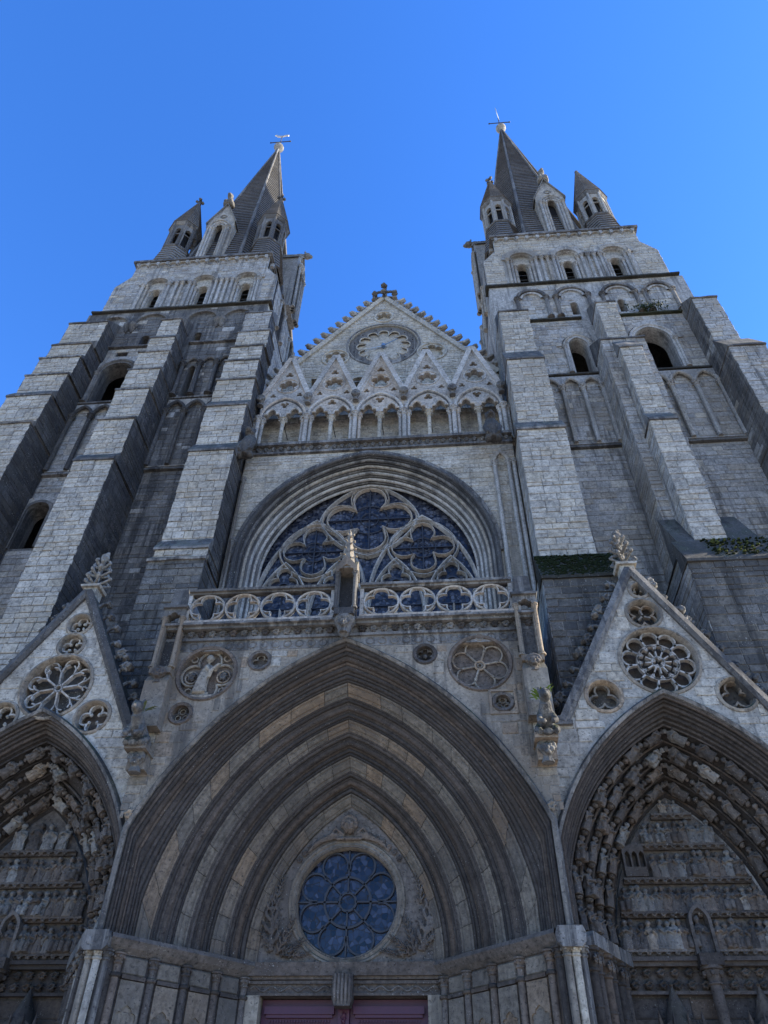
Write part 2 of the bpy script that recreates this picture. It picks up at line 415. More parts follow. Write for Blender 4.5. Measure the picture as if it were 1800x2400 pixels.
def masonry(top, owner, mat, F, u0, u1, v0, v1, holes=(), outer=None, course=.26, ln=(.34, .66), depth=.03, gap=.016, margin=.03):
    R = random.Random(hash((round(u0, 2), round(v0, 2), round(F[0].x, 2), round(F[0].y, 2))) & 0xffff)
    n = max(1, round((v1-v0)/course)); L = BLK.setdefault(top.name, [])
    cuts = [0]
    for i in range(n): cuts.append(cuts[-1]+R.choice((R.uniform(.62, .85), R.uniform(.85, 1.15), R.uniform(1.1, 1.45))))
    vs = [v0+(v1-v0)*c/cuts[-1] for c in cuts]
    for i in range(n):
        va, vb = vs[i]+gap/2, vs[i+1]-gap/2; free = [(u0, u1)]
        if outer:
            a, b = inner_at(outer, va), inner_at(outer, vb)
            if not a or not b: continue
            free = [(max(a[0], b[0], u0), min(a[1], b[1], u1))]
        for h in holes:
            s_ = span_at(h, va, vb)
            if not s_: continue
            a, b = s_[0]-margin, s_[1]+margin
            free = [q for x, y in free for q in ((x, min(y, a)), (max(x, b), y)) if q[1]-q[0] > .08]
        for a, b in free:
            if b-a < .1: continue
            a += R.uniform(-.02, .02); b += R.uniform(-.02, .02); u = a
            while u < b-.02:
                l = R.uniform(*ln)
                if u+l > b-.2: l = b-u
                if l > .06: L.append((owner, ALT.get(mat.name, mat) if R.random() < .08 else mat, F, u+l/2, (va+vb)/2, l-gap, vb-va, depth*R.uniform(.45, 1.4)))
                u += l
def block_mesh():
    c1, c2 = .035, .06
    fr = [(-.5+c1, -.5+c2), (.5-c1, -.5+c2), (.5-c1, .5-c2), (-.5+c1, .5-c2)]
    o = [(-.5, -.5), (.5, -.5), (.5, .5), (-.5, .5)]
    v = [(x, 0, z) for x, z in o]+[(x, -.55, z) for x, z in o]+[(x, -1, z) for x, z in fr]; f = [(8, 9, 10, 11)]
    for i in range(4):
        j = (i+1) % 4; f += [(4+i, 4+j, 8+j, 8+i), (i, j, 4+j, 4+i)]
    return v, f
BV, BF = block_mesh()
BMESH = bpy.data.meshes.new('stone_block'); BMESH.from_pydata(BV, [], BF)
def lay_blocks(top, limit=290):
    L = BLK.get(top.name, []); sc = []
    for r in L:
        O, U, V, N = r[2]; p = O+U*r[3]+V*r[4]; q = px_of(p); s_ = 0
        if q and -20 < q[0] < 1820 and -20 < q[1] < 2420:
            facing = max(0, -(p-CAM_P).normalized().dot(-N)) if False else max(0, (p-CAM_P).normalized().dot(N))
            s_ = r[5]*r[6]*facing*(1711/q[2])**2
        sc.append(s_)
    order = sorted(range(len(L)), key=lambda i: -sc[i]); bv = np.array(BV)
    rest = {}
    for k, i in enumerate(order):
        ow, mat, (O, U, V, N), u, v, wd, h, d = L[i]
        c = O+U*u+V*v
        if k < limit and sc[i] > 60:
            inst('stone_block', BMESH, mat, ow, basis(c, U*wd, N*d, V*h))
        else: rest.setdefault(mat.name, []).append((c, U*wd, N*d, V*h))
    if not rest: return
    vs, fs, mi, ti, mats = [], [], [], [], []
    k = 0
    for mname, rs in rest.items():
        mats.append(MATS[mname])
        for c, a, b, e_ in rs:
            vs.append(bv @ np.array([a, b, e_])+np.array(c)-np.array(WL[top.name]))
            fs += [tuple(i+k for i in f) for f in BF]; k += len(BV)
            mi += [len(mats)-1]*len(BF); ti += [rnd.random()]*len(BF)
    me = bpy.data.meshes.new('stonework'); me.from_pydata(np.concatenate(vs).tolist(), [], fs)
    me.polygons.foreach_set('material_index', mi)
    at = me.attributes.new('tint', 'FLOAT', 'FACE'); at.data.foreach_set('value', ti)
    for m in mats: me.materials.append(m)
    o = bpy.data.objects.new('stonework', me); COL.objects.link(o); o.parent = top; o['kind'] = 'stuff'

def sculpt(mb, name, voxel, noise=0.0, ratio=1.0):
    """fuse overlapping lumps into one continuous carved surface"""
    me = mb.mesh(name+'_raw'); o = bpy.data.objects.new('tmp', me); COL.objects.link(o)
    m = o.modifiers.new('r', 'REMESH'); m.mode = 'VOXEL'; m.voxel_size = voxel
    if ratio < 1:
        m2 = o.modifiers.new('d', 'DECIMATE'); m2.ratio = ratio
    dg = bpy.context.evaluated_depsgraph_get(); ev = o.evaluated_get(dg)
    out = bpy.data.meshes.new_from_object(ev); out.name = name
    bpy.data.objects.remove(o); bpy.data.meshes.remove(me)
    if noise:
        n = len(out.vertices); co = np.empty(n*3); out.vertices.foreach_get('co', co)
        co = co.reshape(-1, 3); co += np.random.RandomState(3).normal(0, noise, co.shape); out.vertices.foreach_set('co', co.ravel())
    out.polygons.foreach_set('use_smooth', [True]*len(out.polygons)); out.update(); return out
# ================================================================== ground
g = MB(); g.add([(-600, -.02, -600), (600, -.02, -600), (600, -.02, 600), (-600, -.02, 600)], [(0, 1, 2, 3)])
gm = g.mesh('ground'); gm.materials.append(M_PAVE)
ground = bpy.data.objects.new('ground', gm); COL.objects.link(ground); struct(ground); ground['label'] = 'pale stone paving in front of the church'

# ================================================================== bell towers
WY = 3.95     # tower wall plane
def voussoir_ring(top, mb_list, F, cx, z0, a, h, th, w0, w1, n=13, stilt=0):
    """separate arch stones round an opening"""
    pi, po = pointed(a, h, 40, cx, z0), pointed(a+th, h+th, 40, cx, z0); m = len(pi)
    for k in range(n):
        i0, i1 = int(k*(m-1)/n), int((k+1)*(m-1)/n)
        mb = MB(F); g_ = .012
        poly = po[i0:i1+1]+pi[i0:i1+1][::-1]
        c = Vector((sum(p[0] for p in poly)/len(poly), sum(p[1] for p in poly)/len(poly)))
        poly = [tuple(c+(Vector(p)-c)*.965) for p in poly]
        mb.prism(poly[::-1], w0+rnd.uniform(-.01, .01), w1); mb_list.append(mb)

def ledge(mb, x0, x1, y_lo, y_hi, z, yb, over=.07, th=.12):
    """drip course with a sloping top running back to the next stage"""
    oy = over; over = min(over, .03)
    n = max(3, int((x1-x0+2*over)/.45)); R = random.Random(int(x0*100+z*37)); vs = []; fs = []; zt = z+(y_hi-y_lo)*(1.1 if y_hi-y_lo < .25 or y_hi > 3.8 else 2.1)+.04
    for i in range(n+1):
        x = x0-over+(x1-x0+2*over)*i/n; j = R.uniform(-.018, .018); k = R.uniform(-.02, .02)
        vs += [(x, z-th, yb), (x, z-th+j*.5, y_lo-oy+k), (x, z-.02+j, y_lo-oy+k), (x, zt+R.uniform(-.02, .02), y_hi+.02), (x, z-th, y_hi+.02)]
    for i in range(n):
        a = i*5; fs += [(a+0, a+5, a+6, a+1), (a+1, a+6, a+7, a+2), (a+2, a+7, a+8, a+3)]
    fs += [(0, 1, 2, 3, 4), tuple(n*5+q for q in (4, 3, 2, 1, 0))]
    mb.add(vs, fs)

def buttress(T, levels, mat, flank, yb=WY, labels=None, course=.255, ln=(.32, .62)):
    """levels: (z_bottom, z_top, x0, x1, y_front, mat)"""
    core = MB()
    for (za, zb, x0, x1, yf, m) in levels:
        core.box(x0+.02, x1-.02, za, zb, yf+.02, yb)
    b = part('buttress', core, flank, T)
    for i, (za, zb, x0, x1, yf, m) in enumerate(levels):
        yn = levels[i+1][4] if i+1 < len(levels) else yb-.02
        masonry(T, b, m, front(yf+.02), x0, x1, za, zb-.1, course=course, ln=ln)
        for side in (0, 1):      # flanks
            X = x1-.02 if side else x0+.02
            F_ = frame((X, yf if side else yb, 0), (0, 1 if side else -1, 0), (-1 if side else 1, 0, 0))
            masonry(T, b, flank, F_, 0, yb-yf, za, zb-.1, course=course, ln=(.4, .8), depth=.018)
        l = MB(); ledge(l, x0, x1, yf, yn, zb, yb); part('drip_course', l, M_MOSS if m is M_SOIL and 0 < x0 < 9 else M_SOIL if x0 > 0 and m in (M_SOIL, M_STAIN) else M_STAIN, b)
    return b

def blind_arcade(T, x0, x1, z0, z1, n, y=WY, mat=M_GREY, dark=M_STAIN, r=.1):
    """n pointed wall arches on slim shafts, panels sunk behind"""
    wd = (x1-x0)/n; a = wd/2-.06; h = a*1.55; zs = z1-h-.22
    holes = [[(x0+wd*(i+.5)-a, z0+.06)]+pointed(a, h, 9, x0+wd*(i+.5), zs)+[(x0+wd*(i+.5)+a, z0+.06)] for i in range(n)]
    mb = MB(); mb.plate([(x0, z0), (x1, z0), (x1, z1), (x0, z1)], holes, y-.14, y+.01, back=False)
    ar = part('blind_arcade', mb, mat, T)
    for i in range(n):
        m = MB(); cx = x0+wd*(i+.5); m.roll(pointed(a+.02, h+.03, 11, cx, zs), .085, y-.16)
        part('arch_moulding', m, dark, ar)
    for i in range(n+1):
        m = MB(); m.shaft(min(max(x0+wd*i, x0+.05), x1-.05), y-.18, z0+.05, zs, r, cap=.3, base=False, n=8); part('shaft', m, dark, ar)
    return ar

def tower(s):
    cx = s*10.8
    side = 'left' if s < 0 else 'right'
    T = thing('bell_tower', {'left': 'left bell tower of grey limestone with many close-set drip courses on three stepped buttresses',
                             'right': 'right bell tower of grey limestone with mossy slopes and tall plain buttresses'}[side], 'tower', (cx, 8.6, 0), 'west towers')
    X0, X1 = (-16.0, -5.95) if s < 0 else (5.95, 16.0)
    # ---- openings in the lower front wall
    def arch(c, a, z0, zs, h=None, n=10): return [(c-a, z0)]+pointed(a, h or a, n, c, zs)+[(c+a, z0)]
    if s < 0:
        holes = [arch(-13.5, .48, 20.0, 21.95), arch(-12.85, .75, 29.12, 31.5), arch(-9.05, .17, 29.15, 31.5, .25),
                 [(-13.3, 33.0), (-12.75, 33.0), (-12.75, 33.3), (-13.3, 33.3)], arch(-12.15, .22, 33.95, 34.6), arch(-9.35, .2, 33.95, 34.6)]
    else:
        holes = [arch(9.62, .42, 29.15, 31.35, .62), arch(13.1, .8, 29.1, 31.5, 1.0), arch(10.05, .19, 34.15, 35.15), arch(12.4, .19, 34.15, 35.15)]
    mb = MB(); mb.plate([(X0, 0), (X1, 0), (X1, 37.3), (X0, 37.3)], holes, WY, WY+.75)
    WM = M_STAIN if s < 0 else M_GREY; wall = part('wall', mb, WM, T)
    # panels of stone blocks between the buttresses
    bays = [(-14.0, -11.1), (-9.6, -6.75)] if s < 0 else [(7.42, 10.15), (11.9, 15.1)]
    for bx0, bx1 in bays:
        for za, zb in ((12.5, 24.0), (24.2, 28.9), (29.15, 33.6), (33.85, 37.2)):
            masonry(T, wall, (M_STAIN if bx0 > -10 or za > 33 else M_GREY) if s < 0 else M_GREY, front(WY), bx0, bx1, za, zb, holes=holes, depth=.025, course=.27, ln=(.34, .68))
        for z in (24.1, 29.02, 33.72):
            m = MB(); m.prism([(0, 0), (.17, .06), (.17, .13), (.0, .22)], 0, 1) if False else ledge(m, bx0-.02, bx1+.02, WY-.16, WY-.02, z+.06, WY+.1, 0, .12)
            part('string_course', m, M_MOSS if (s > 0 and z > 25) else M_STAIN, T)
        blind_arcade(T, bx0+.02, bx1-.02, 24.22, 28.85, 3, mat=M_GREY if s < 0 else M_GREY, dark=M_DARK if s < 0 else M_GREY)
    # ---- window surrounds
    def surround(c, a, z0, zs, h, orders, r=.08, dark=M_STAIN):
        W = part('window_surround', (lambda m: (m.sweep([(c-a, z0)]+pointed(a, h, 10, c, zs)+[(c+a, z0)], [(.02, WY), (.02, WY-.1), (.16, WY-.1), (.16, WY)], closed_prof=False, smooth=False), m)[1])(MB()), dark, T)
        for k in range(orders):
            rr = a+.22+.17*k
            m = MB(); m.roll(pointed(rr, h+.22+.17*k, 12, c, zs), r, WY-.08-.03*k); part('arch_moulding', m, dark, W)
            for q in (-1, 1):
                m = MB(); m.shaft(c+q*rr, WY-.1, z0, zs, r, cap=.26, n=8); part('shaft', m, dark, W)
        vs_ = []; voussoir_ring(T, vs_, front(0), c, zs, a+.22+.17*orders-.05, h+.2+.17*orders-.05, .26, WY-.09, WY+.02, 11)
        for m in vs_: part('voussoir', m, M_GREY, W)
        return W
    if s < 0:
        surround(-12.85, .75, 29.12, 31.5, .75, 1, .09)
        surround(-13.5, .48, 20.0, 21.95, .48, 0)
        # three-arched shafted arcade in the inner bay
        for i, c in enumerate((-9.05, -8.2, -7.35)):
            m = MB(); m.roll(pointed(.36, .45, 9, c, 31.75), .08, WY-.12); part('arch_moulding', m, M_STAIN, wall)
        for x in (-9.48, -8.62, -7.78, -6.92):
            m = MB(); m.shaft(x, WY-.16, 29.12, 31.78, .105, cap=.34, n=9); part('shaft', m, M_DARK, wall)
        arches = [(-14.25, .8, 0), (-12.15, .85, 1), (-9.35, .8, 1), (-7.4, .75, 0)]
    else:
        surround(9.62, .42, 29.15, 31.35, .62, 1, .07, M_GREY)
        surround(13.1, .8, 29.1, 31.5, 1.0, 1, .08, M_GREY)
        arches = [(8.0, .66, 0), (10.05, .74, 1), (12.4, .74, 1), (14.4, .62, 0)]
    for c, a, slit in arches:       # round wall arches under the belfry
        m = MB(); m.sweep(pointed(a, a, 12, c, 35.85), [(0, WY), (0, WY-.16), (.13, WY-.18), (.16, WY)], closed_prof=False)
        A = part('wall_arch', m, M_STAIN, T)
        for q in (-1, 1):
            m = MB(); 
            if s > 0: m.shaft(c+q*(a+.08), WY-.08, 33.95, 35.9, .1, cap=.24, n=8)
            else: m.lathe(c+q*(a+.08), WY-.06, [(.04, 35.15), (.16, 35.4), (.2, 35.6), (.24, 35.65), (.24, 35.85)], 8)
            part('corbel' if s < 0 else 'shaft', m, M_STAIN, A)
        if s > 0:
            m = MB(); m.sweep(pointed(a-.2, a-.2, 10, c, 35.85), [(0, WY), (0, WY-.1), (.1, WY-.12), (.12, WY)], closed_prof=False); part('arch_moulding', m, M_GREY, A)
    # ---- buttresses
    L, S_, D = M_LIGHT, M_STAIN, M_DARK
    if s < 0:
        buttress(T, [(10.9, 16.9, -6.85, -4.95, 1.35, M_SOIL), (16.9, 17.5, -6.8, -5.0, 1.5, L), (17.5, 22.7, -6.8, -5.02, 1.75, L), (22.7, 25.95, -6.8, -5.07, 2.1, L), (25.95, 28.2, -6.82, -5.08, 2.4, L),
                     (28.2, 29.95, -6.8, -5.2, 2.6, L), (29.95, 31.3, -6.75, -5.2, 2.72, L), (31.3, 32.8, -6.68, -5.1, 2.85, L), (32.8, 34.9, -6.65, -5.3, 3.05, M_GREY)], L, D)
        buttress(T, [(10.9, 22.4, -11.2, -9.62, 1.65, L), (22.4, 25.2, -11.15, -9.6, 1.9, L), (25.2, 27.5, -11.1, -9.6, 2.1, L), (27.5, 29.3, -11.1, -9.58, 2.3, L),
                     (29.3, 31.0, -11.1, -9.6, 2.5, L), (31.0, 32.5, -10.95, -9.7, 2.68, L), (32.5, 34.6, -10.95, -9.9, 2.95, L)], L, D)
        buttress(T, [(10.9, 25.3, -16.1, -14.05, 1.9, L), (25.3, 27.5, -16.05, -14.02, 2.1, L), (27.5, 29.4, -16.0, -14.0, 2.35, L), (29.4, 31.0, -15.95, -13.95, 2.5, L),
                     (31.0, 32.4, -15.9, -13.9, 2.68, L), (32.4, 34.8, -15.9, -13.85, 2.95, L)], L, D)
    else:
        buttress(T, [(10.9, 15.2, 5.5, 7.95, .95, M_SOIL), (15.2, 16.2, 5.6, 7.5, 1.55, L), (16.2, 22.9, 5.68, 7.46, 1.72, L), (22.9, 28.0, 5.85, 7.42, 2.1, L), (28.0, 33.1, 6.02, 7.4, 2.85, L)], L, M_GREY)
        buttress(T, [(10.9, 15.6, 9.75, 12.6, .95, M_SOIL), (15.6, 16.6, 9.95, 12.4, 1.5, M_STAIN), (16.6, 29.6, 10.12, 12.0, 2.45, M_GREY)], M_GREY, M_GREY)
        buttress(T, [(15.9, 22.9, 10.5, 11.5, 1.6, L), (22.9, 28.2, 10.58, 11.5, 1.95, L), (28.2, 33.2, 10.6, 11.5, 2.75, L)], L, M_GREY)
        buttress(T, [(10.9, 16.0, 14.6, 17.2, 1.0, M_SOIL), (16, 22.6, 15.0, 16.6, 1.7, M_GREY), (22.6, 28.0, 15.0, 16.5, 2.1, M_GREY), (28.0, 33.1, 15.05, 16.2, 2.8, M_GREY)], M_GREY, M_STAIN)
    # ---- side and back walls of the shaft
    def side_frame(x, face):     # face=+1 looks towards +x
        return frame((x, 4.0 if face > 0 else 13.2, 0), (0, face, 0), (-face, 0, 0))
    xi = -5.95 if s < 0 else 5.95; xo = -16.0 if s < 0 else 16.0
    Fi = side_frame(xi, -s); 
    m = MB(Fi); m.plate([(0.72 if s < 0 else 0, 0), (9.2 if s < 0 else 8.48, 0), (9.2 if s < 0 else 8.48, 37.3), (.72 if s < 0 else 0, 37.3)], [], 0, .7); part('wall', m, M_GREY, T)
    masonry(T, T.children[-1] if False else wall, M_GREY, Fi, 0, 9.2, 29, 37.2, depth=.02)
    m = MB(); m.box(xo-.35 if s > 0 else xo, xo if s > 0 else xo+.35, 0, 37.3, 4.72, 13.2); m.box(X0+.4, X1-.4, 0, 37.3, 12.6, 13.2); m.box(X0, X1, 37.0, 37.28, 4.72, 13.2); part('wall', m, M_GREY, T)
    # ---- belfry stage
    by, bx0, bx1 = 4.25, cx-4.85, cx+4.85
    poly = [(bx0, 37.45), (bx1, 37.45), (bx1, 40.85), (cx+4.1, 42.0), (cx+4.1, 43.3), (cx-4.1, 43.3), (cx-4.1, 42.0), (bx0, 40.85)]
    wc = [8.05, 10.6, 13.2] if s > 0 else [-13.05, -10.25, -7.75]
    h1 = [arch(c, .62, 37.55, 40.75) for c in wc]; h2 = [arch(c, .27, 37.5, 40.15) for c in wc]
    m = MB(); m.plate(poly, h1, by, by+.155); bel = part('belfry_wall', m, M_GREY, T)
    m = MB(); m.plate([(bx0+.1, 37.46), (bx1-.1, 37.46), (cx+4, 42.5), (cx-4, 42.5)], h2, by+.16, by+.5); part('belfry_inner_wall', m, M_LIGHT, T)
    masonry(T, bel, M_LIGHT if s > 0 else M_GREY, front(by), bx0, bx1, 37.5, 43.2, holes=[arch(c, 1.0, 37.5, 40.75) for c in wc], outer=poly, depth=.025, course=.25, ln=(.3, .55))
    for c in wc:
        W = thing_part = part('belfry_window', (lambda m: (m.sweep(pointed(.66, .66, 12, c, 40.75), [(0, by), (0, by-.12), (.22, by-.16), (.26, by)], closed_prof=False), m)[1])(MB()), M_GREY, T)
        m = MB(); m.sweep(pointed(.3, .3, 8, c, 40.15), [(0, by+.16), (0, by+.1), (.26, by+.07), (.28, by+.16)], closed_prof=False); part('arch_moulding', m, M_LIGHT, W)
        vs_ = []; voussoir_ring(T, vs_, front(0), c, 40.75, .9, .9, .2, by-.1, by+.02, 12)
        for q in vs_: part('voussoir', q, M_GREY, W)
        for q in (-1, 1):
            for k, (dx, dy) in enumerate(((.40, .1), (.58, .02), (.78, -.08))):
                m = MB(); m.shaft(c+q*dx, by+dy, 37.5, 40.15 if k == 0 else 40.72, .085, cap=.28, n=8); part('shaft', m, M_GREY, W)
        for k in range(5):
            m = MB(); z = 37.75+k*.5
            m.add([(c-.26, z, by+.42), (c+.26, z, by+.42), (c+.26, z+.1, by+.5), (c-.26, z+.1, by+.5), (c-.26, z-.03, by+.42), (c+.26, z-.03, by+.42), (c+.26, z+.07, by+.5), (c-.26, z+.07, by+.5)],
                  [(0, 1, 2, 3), (7, 6, 5, 4), (4, 5, 1, 0)]); part('louvre', m, M_SLAT, W)
    for k in (0, 1):    # pairs of shafts between the windows, with a linking string
        xm = (wc[k]+wc[k+1])/2
        for q in (-.16, .16):
            m = MB(); m.shaft(xm+q, by-.08, 37.5, 40.72, .09, cap=.28, n=8); part('shaft', m, M_GREY, bel)
        m = MB(); m.box(xm-.42, xm+.42, 40.74, 40.86, by-.18, by); part('impost', m, M_STAIN, bel)
    m = MB(); ledge(m, bx0-.15, bx1+.15, by-.42, by-.02, 37.42, by+.2, .05, .14); part('string_course', m, M_MOSS, T)
    # belfry sides
    for xs, face in ((cx-s*4.85, -s), (cx+s*4.85, s)):
        Fs = frame((xs, by+.33 if face > 0 else 13.0, 0), (0, face, 0), (-face, 0, 0)); Lw = 13.0-by-.33
        c0 = Lw/2
        hs = [[(c-.4, 37.6)]+pointed(.4, .4, 9, c, 40.5)+[(c+.4, 37.6)] for c in (c0-2.6, c0, c0+2.6)]
        pol = [(0, 37.45), (Lw, 37.45), (Lw, 40.85), (Lw-.02, 40.85), (0, 40.85)]
        m = MB(Fs); m.plate([(0, 37.46), (Lw, 37.46), (Lw, 40.85), (0, 40.85)], hs if face == -s else [], 0, .6)
        m.add([(0, 40.85, 0), (Lw, 40.85, 0), (Lw, 42.0, .75), (0, 42.0, .75)], [(0, 1, 2, 3)])
        m.add([(0, 42.0, .75), (Lw, 42.0, .75), (Lw, 43.3, .75), (0, 43.3, .75)], [(0, 1, 2, 3)])
        w_ = part('belfry_wall', m, M_STAIN, T)
        if face == -s:
            masonry(T, w_, M_GREY, Fs, .05, Lw, 37.5, 40.8, holes=hs, depth=.02)
            for c in (c0-2.6, c0, c0+2.6):
                q = MB(Fs); q.roll(pointed(.5, .5, 10, c, 40.5), .09, -.03); q.shaft(c-.52, -.05, 37.6, 40.5, .09, n=8); q.shaft(c+.52, -.05, 37.6, 40.5, .09, n=8); part('arch_moulding', q, M_GREY, w_)
    m = MB(); m.box(bx0+.8, bx1-.8, 37.5, 43.3, 12.7, 13.0); part('belfry_wall', m, M_GREY, T)
    # cornice with a corbel table
    m = MB(); m.box(cx-4.3, cx+4.3, 43.42, 43.62, by-.22, 13.0); m.box(cx-4.2, cx+4.2, 43.3, 43.42, by-.1, 13.0); cor = part('cornice', m, M_STAIN, T)
    for k in range(14):
        x = cx-3.95+k*7.9/13
        q = MB(); q.prism([(x-.09, 43.3), (x-.09, 43.12), (x-.03, 42.95), (x+.03, 42.95), (x+.09, 43.12), (x+.09, 43.3)][::-1], by-.2, by+.02); part('corbel', q, M_GREY, cor)
        if k < 13:
            q = MB(); q.sweep(pointed(.2, .16, 6, x+.304, 43.12), [(0, by), (0, by-.13), (.07, by-.13), (.07, by)], closed_prof=False, smooth=False); part('corbel_arch', q, M_LIGHT, cor)
    Fi2 = frame((cx-s*4.1, by+.1 if s < 0 else 12.9, 0), (0, -s, 0), (s, 0, 0))
    for k in range(12):
        u = .4+k*.7; q = MB(Fi2); q.box(u-.09, u+.09, 42.98, 43.3, -.2, .02); part('corbel', q, M_GREY, cor)
    lay_blocks(T)
    return T
TL, TR = tower(-1), tower(1)

# ================================================================== spires
def oct_pts(cx, cy, r, z, rot=PI/8): return [(cx+r*math.cos(rot+k*PI/4), cy+r*math.sin(rot+k*PI/4), z) for k in range(8)]
def tiled_cone(cx, cy, r0, z0, z1, course, rt=.05, flare=0., step=.035):
    """octagonal pyramid of overlapping stone courses"""
    mb = MB(); n = max(3, int((z1-z0)/course)); vs = []; fs = []
    def rad(t): return r0+(rt-r0)*t+flare*r0*(1-t)**6
    for i in range(n):
        a, b = i/n, (i+1)/n; za, zb = z0+(z1-z0)*a, z0+(z1-z0)*b
        k = len(vs); vs += oct_pts(cx, cy, rad(a)+step, za)+oct_pts(cx, cy, rad(b), zb)+oct_pts(cx, cy, rad(a)-.1, za)
        for j in range(8):
            q = (j+1) % 8; fs += [(k+j, k+q, k+8+q, k+8+j), (k+16+j, k+16+q, k+q, k+j)]
    mb.add(vs, fs, world=True); return mb
def spire(s, TIP=74.4):
    cx, cy = (-10.6 if s < 0 else 10.42), 8.75; side = 'left' if s < 0 else 'right'
    S = thing('spire', {'left': 'tall octagonal stone spire on the left tower, its tip catching sun', 'right': 'tall octagonal stone spire on the right tower, tiled in fine courses'}[side], 'spire', (cx, cy, 43.62), 'west spires')
    part('tiled_roof', tiled_cone(cx, cy, 4.4, 43.64, TIP, .40, step=.075), M_ROOF, S)
    a0, a1 = oct_pts(cx, cy, 4.42, 43.7), oct_pts(cx, cy, .08, TIP)
    for k in range(8):
        m = MB(); m.tube([(p[0], p[2], p[1]) for p in (a0[k], a1[k])], [.13, .07], 7); part('hip_rib', m, M_STAIN, S)
    m = MB(); m.lathe(cx, cy, [(.1, TIP-.3), (.3, TIP-.1), (.2, TIP+.02), (.42, TIP+.2), (.48, TIP+.42), (.42, TIP+.62), (.15, TIP+.75)], 12); part('ball_finial', m, M_GREY, S)
    # weathervane
    Wv = thing('weathervane', 'iron cross with weathercock on the %s spire' % side, 'weathervane', (cx, cy, TIP+.7))
    m = MB(); m.tube([(cx, TIP+.6, cy), (cx, TIP+3.3, cy)], [.06, .035], 6); part('pole', m, M_IRON, Wv)
    m = MB(); m.tube([(cx-.95, TIP+1.9, cy), (cx+.95, TIP+1.9, cy)], .045, 6)
    m.ball(cx-.95, TIP+1.9, cy, .09, n=6, m=4); m.ball(cx+.95, TIP+1.9, cy, .09, n=6, m=4); part('cross_bar', m, M_IRON, Wv)
    c = MB(); z = TIP+3.35
    d = 1 if s < 0 else -1
    if s < 0:
        pr = [(-.75, .42), (-.55, .3), (-.5, .05), (-.2, -.08), (.1, -.05), (.35, .1), (.55, .12), (.62, .02), (.66, .2), (.55, .34), (.38, .32), (.15, .22), (-.15, .2), (-.4, .34), (-.6, .55)]
        c.prism([(cx+x, z+q) for x, q in pr], cy-.05, cy+.05)
    else:
        c.add([(cx+x*.35, z-.1+q*1.4, cy+x*.9) for x, q in ((-.6, .9), (-.4, .3), (0, -.1), (.3, .2), (.1, .45), (-.2, .55))]+[(cx+.07+x*.35, z-.1+q*1.4, cy+x*.9) for x, q in ((-.6, .9), (-.4, .3), (0, -.1), (.3, .2), (.1, .45), (-.2, .55))],
              [(0, 1, 2, 3, 4, 5), (11, 10, 9, 8, 7, 6)]+[(i, (i+1) % 6, (i+1) % 6+6, i+6) for i in range(6)])
    part('weathercock', c, M_GILT, Wv)
    return S
SL, SR = spire(-1), spire(1, 74.7)

def turret(cx, cy, label, tip=55.6, finial=True):
    z0 = 43.64
    T = thing('corner_turret', label, 'turret', (cx, cy, z0), 'spire corner turrets')
    part('skirt_roof', tiled_cone(cx, cy, 1.38, z0, 47.3, .34, .93, step=.06), M_ROOF, T)
    m = MB(); pts = 8; R0 = .95
    # open lantern: eight piers with pointed openings
    ring = MB(); ring.lathe(cx, cy, [(1.02, 47.0), (1.06, 47.05), (1.06, 47.15), (.96, 47.25)], 8, PI/8, False); part('string_course', ring, M_STAIN, T); ring = MB(); ring.lathe(cx, cy, [(.93, 50.1), (1.0, 50.15), (1.1, 50.35), (1.1, 50.5)], 8, PI/8, False); part('eaves_course', ring, M_STAIN, T)
    core = MB(); core.lathe(cx, cy, [(.45, 47.1), (.45, 50.3)], 8, PI/8, False); part('core', core, M_VOID, T)  # near-black core paints the shade within the lantern
    for k in range(8):
        t = k*PI/4+PI/8; t2 = t+PI/4
        p, q = Vector((cx+R0*math.cos(t), cy+R0*math.sin(t), 0)), Vector((cx+R0*math.cos(t2), cy+R0*math.sin(t2), 0))
        nrm = Vector((-math.cos((t+t2)/2), -math.sin((t+t2)/2), 0))
        if nrm.y < -.5: continue
        U = (q-p).normalized(); F_ = (p, U, Vector((0, 0, 1)), nrm); L = (q-p).length
        f = MB(F_); f.plate([(0, 47.2), (L, 47.2), (L, 50.15), (0, 50.15)], [[(L/2-.19, 47.35)]+pointed(.19, .26, 6, L/2, 49.4)+[(L/2+.19, 47.35)]], 0, .18); f.box(L/2-.19, L/2+.19, 48.95, 49.03, .06, .12); part('lantern_panel', f, M_STAIN if cx < 0 else M_GREY, T)
        f = MB(); f.tube([(p.x, 47.1, p.y), (p.x, 50.2, p.y)], .085, 7); part('shaft', f, M_STAIN if cx < 0 else M_GREY, T)
    part('cone_roof', tiled_cone(cx, cy, 1.12, 50.5, tip, .3, .06, step=.05), M_ROOF, T)
    if finial:
        f = MB(); f.lathe(cx, cy, [(.08, tip-.1), (.1, tip+.25), (.06, tip+.3)], 7)
        for k in range(4): f.ball(cx+.2*math.cos(k*PI/2+.4), tip+.22+.1*(k % 2), cy+.2*math.sin(k*PI/2+.4), .13, n=6, m=4, jit=.2)
        f.ball(cx, tip+.5, cy, .13, n=6, m=4); part('finial', f, M_STAIN, T)
    else:
        f = MB(); f.ball(cx, tip, cy, .14, n=7, m=5); part('finial', f, M_ROOF, T)
turret(-13.8, 5.7, 'outer corner turret with leafy finial on the left tower')
turret(-7.6, 5.7, 'inner corner turret with leafy finial beside the left spire', 55.2)
turret(7.6, 5.7, 'inner corner turret with leafy finial beside the right spire', 55.4)
turret(13.85, 5.7, 'outer corner turret with blunt tip on the right tower', 56.0, False)

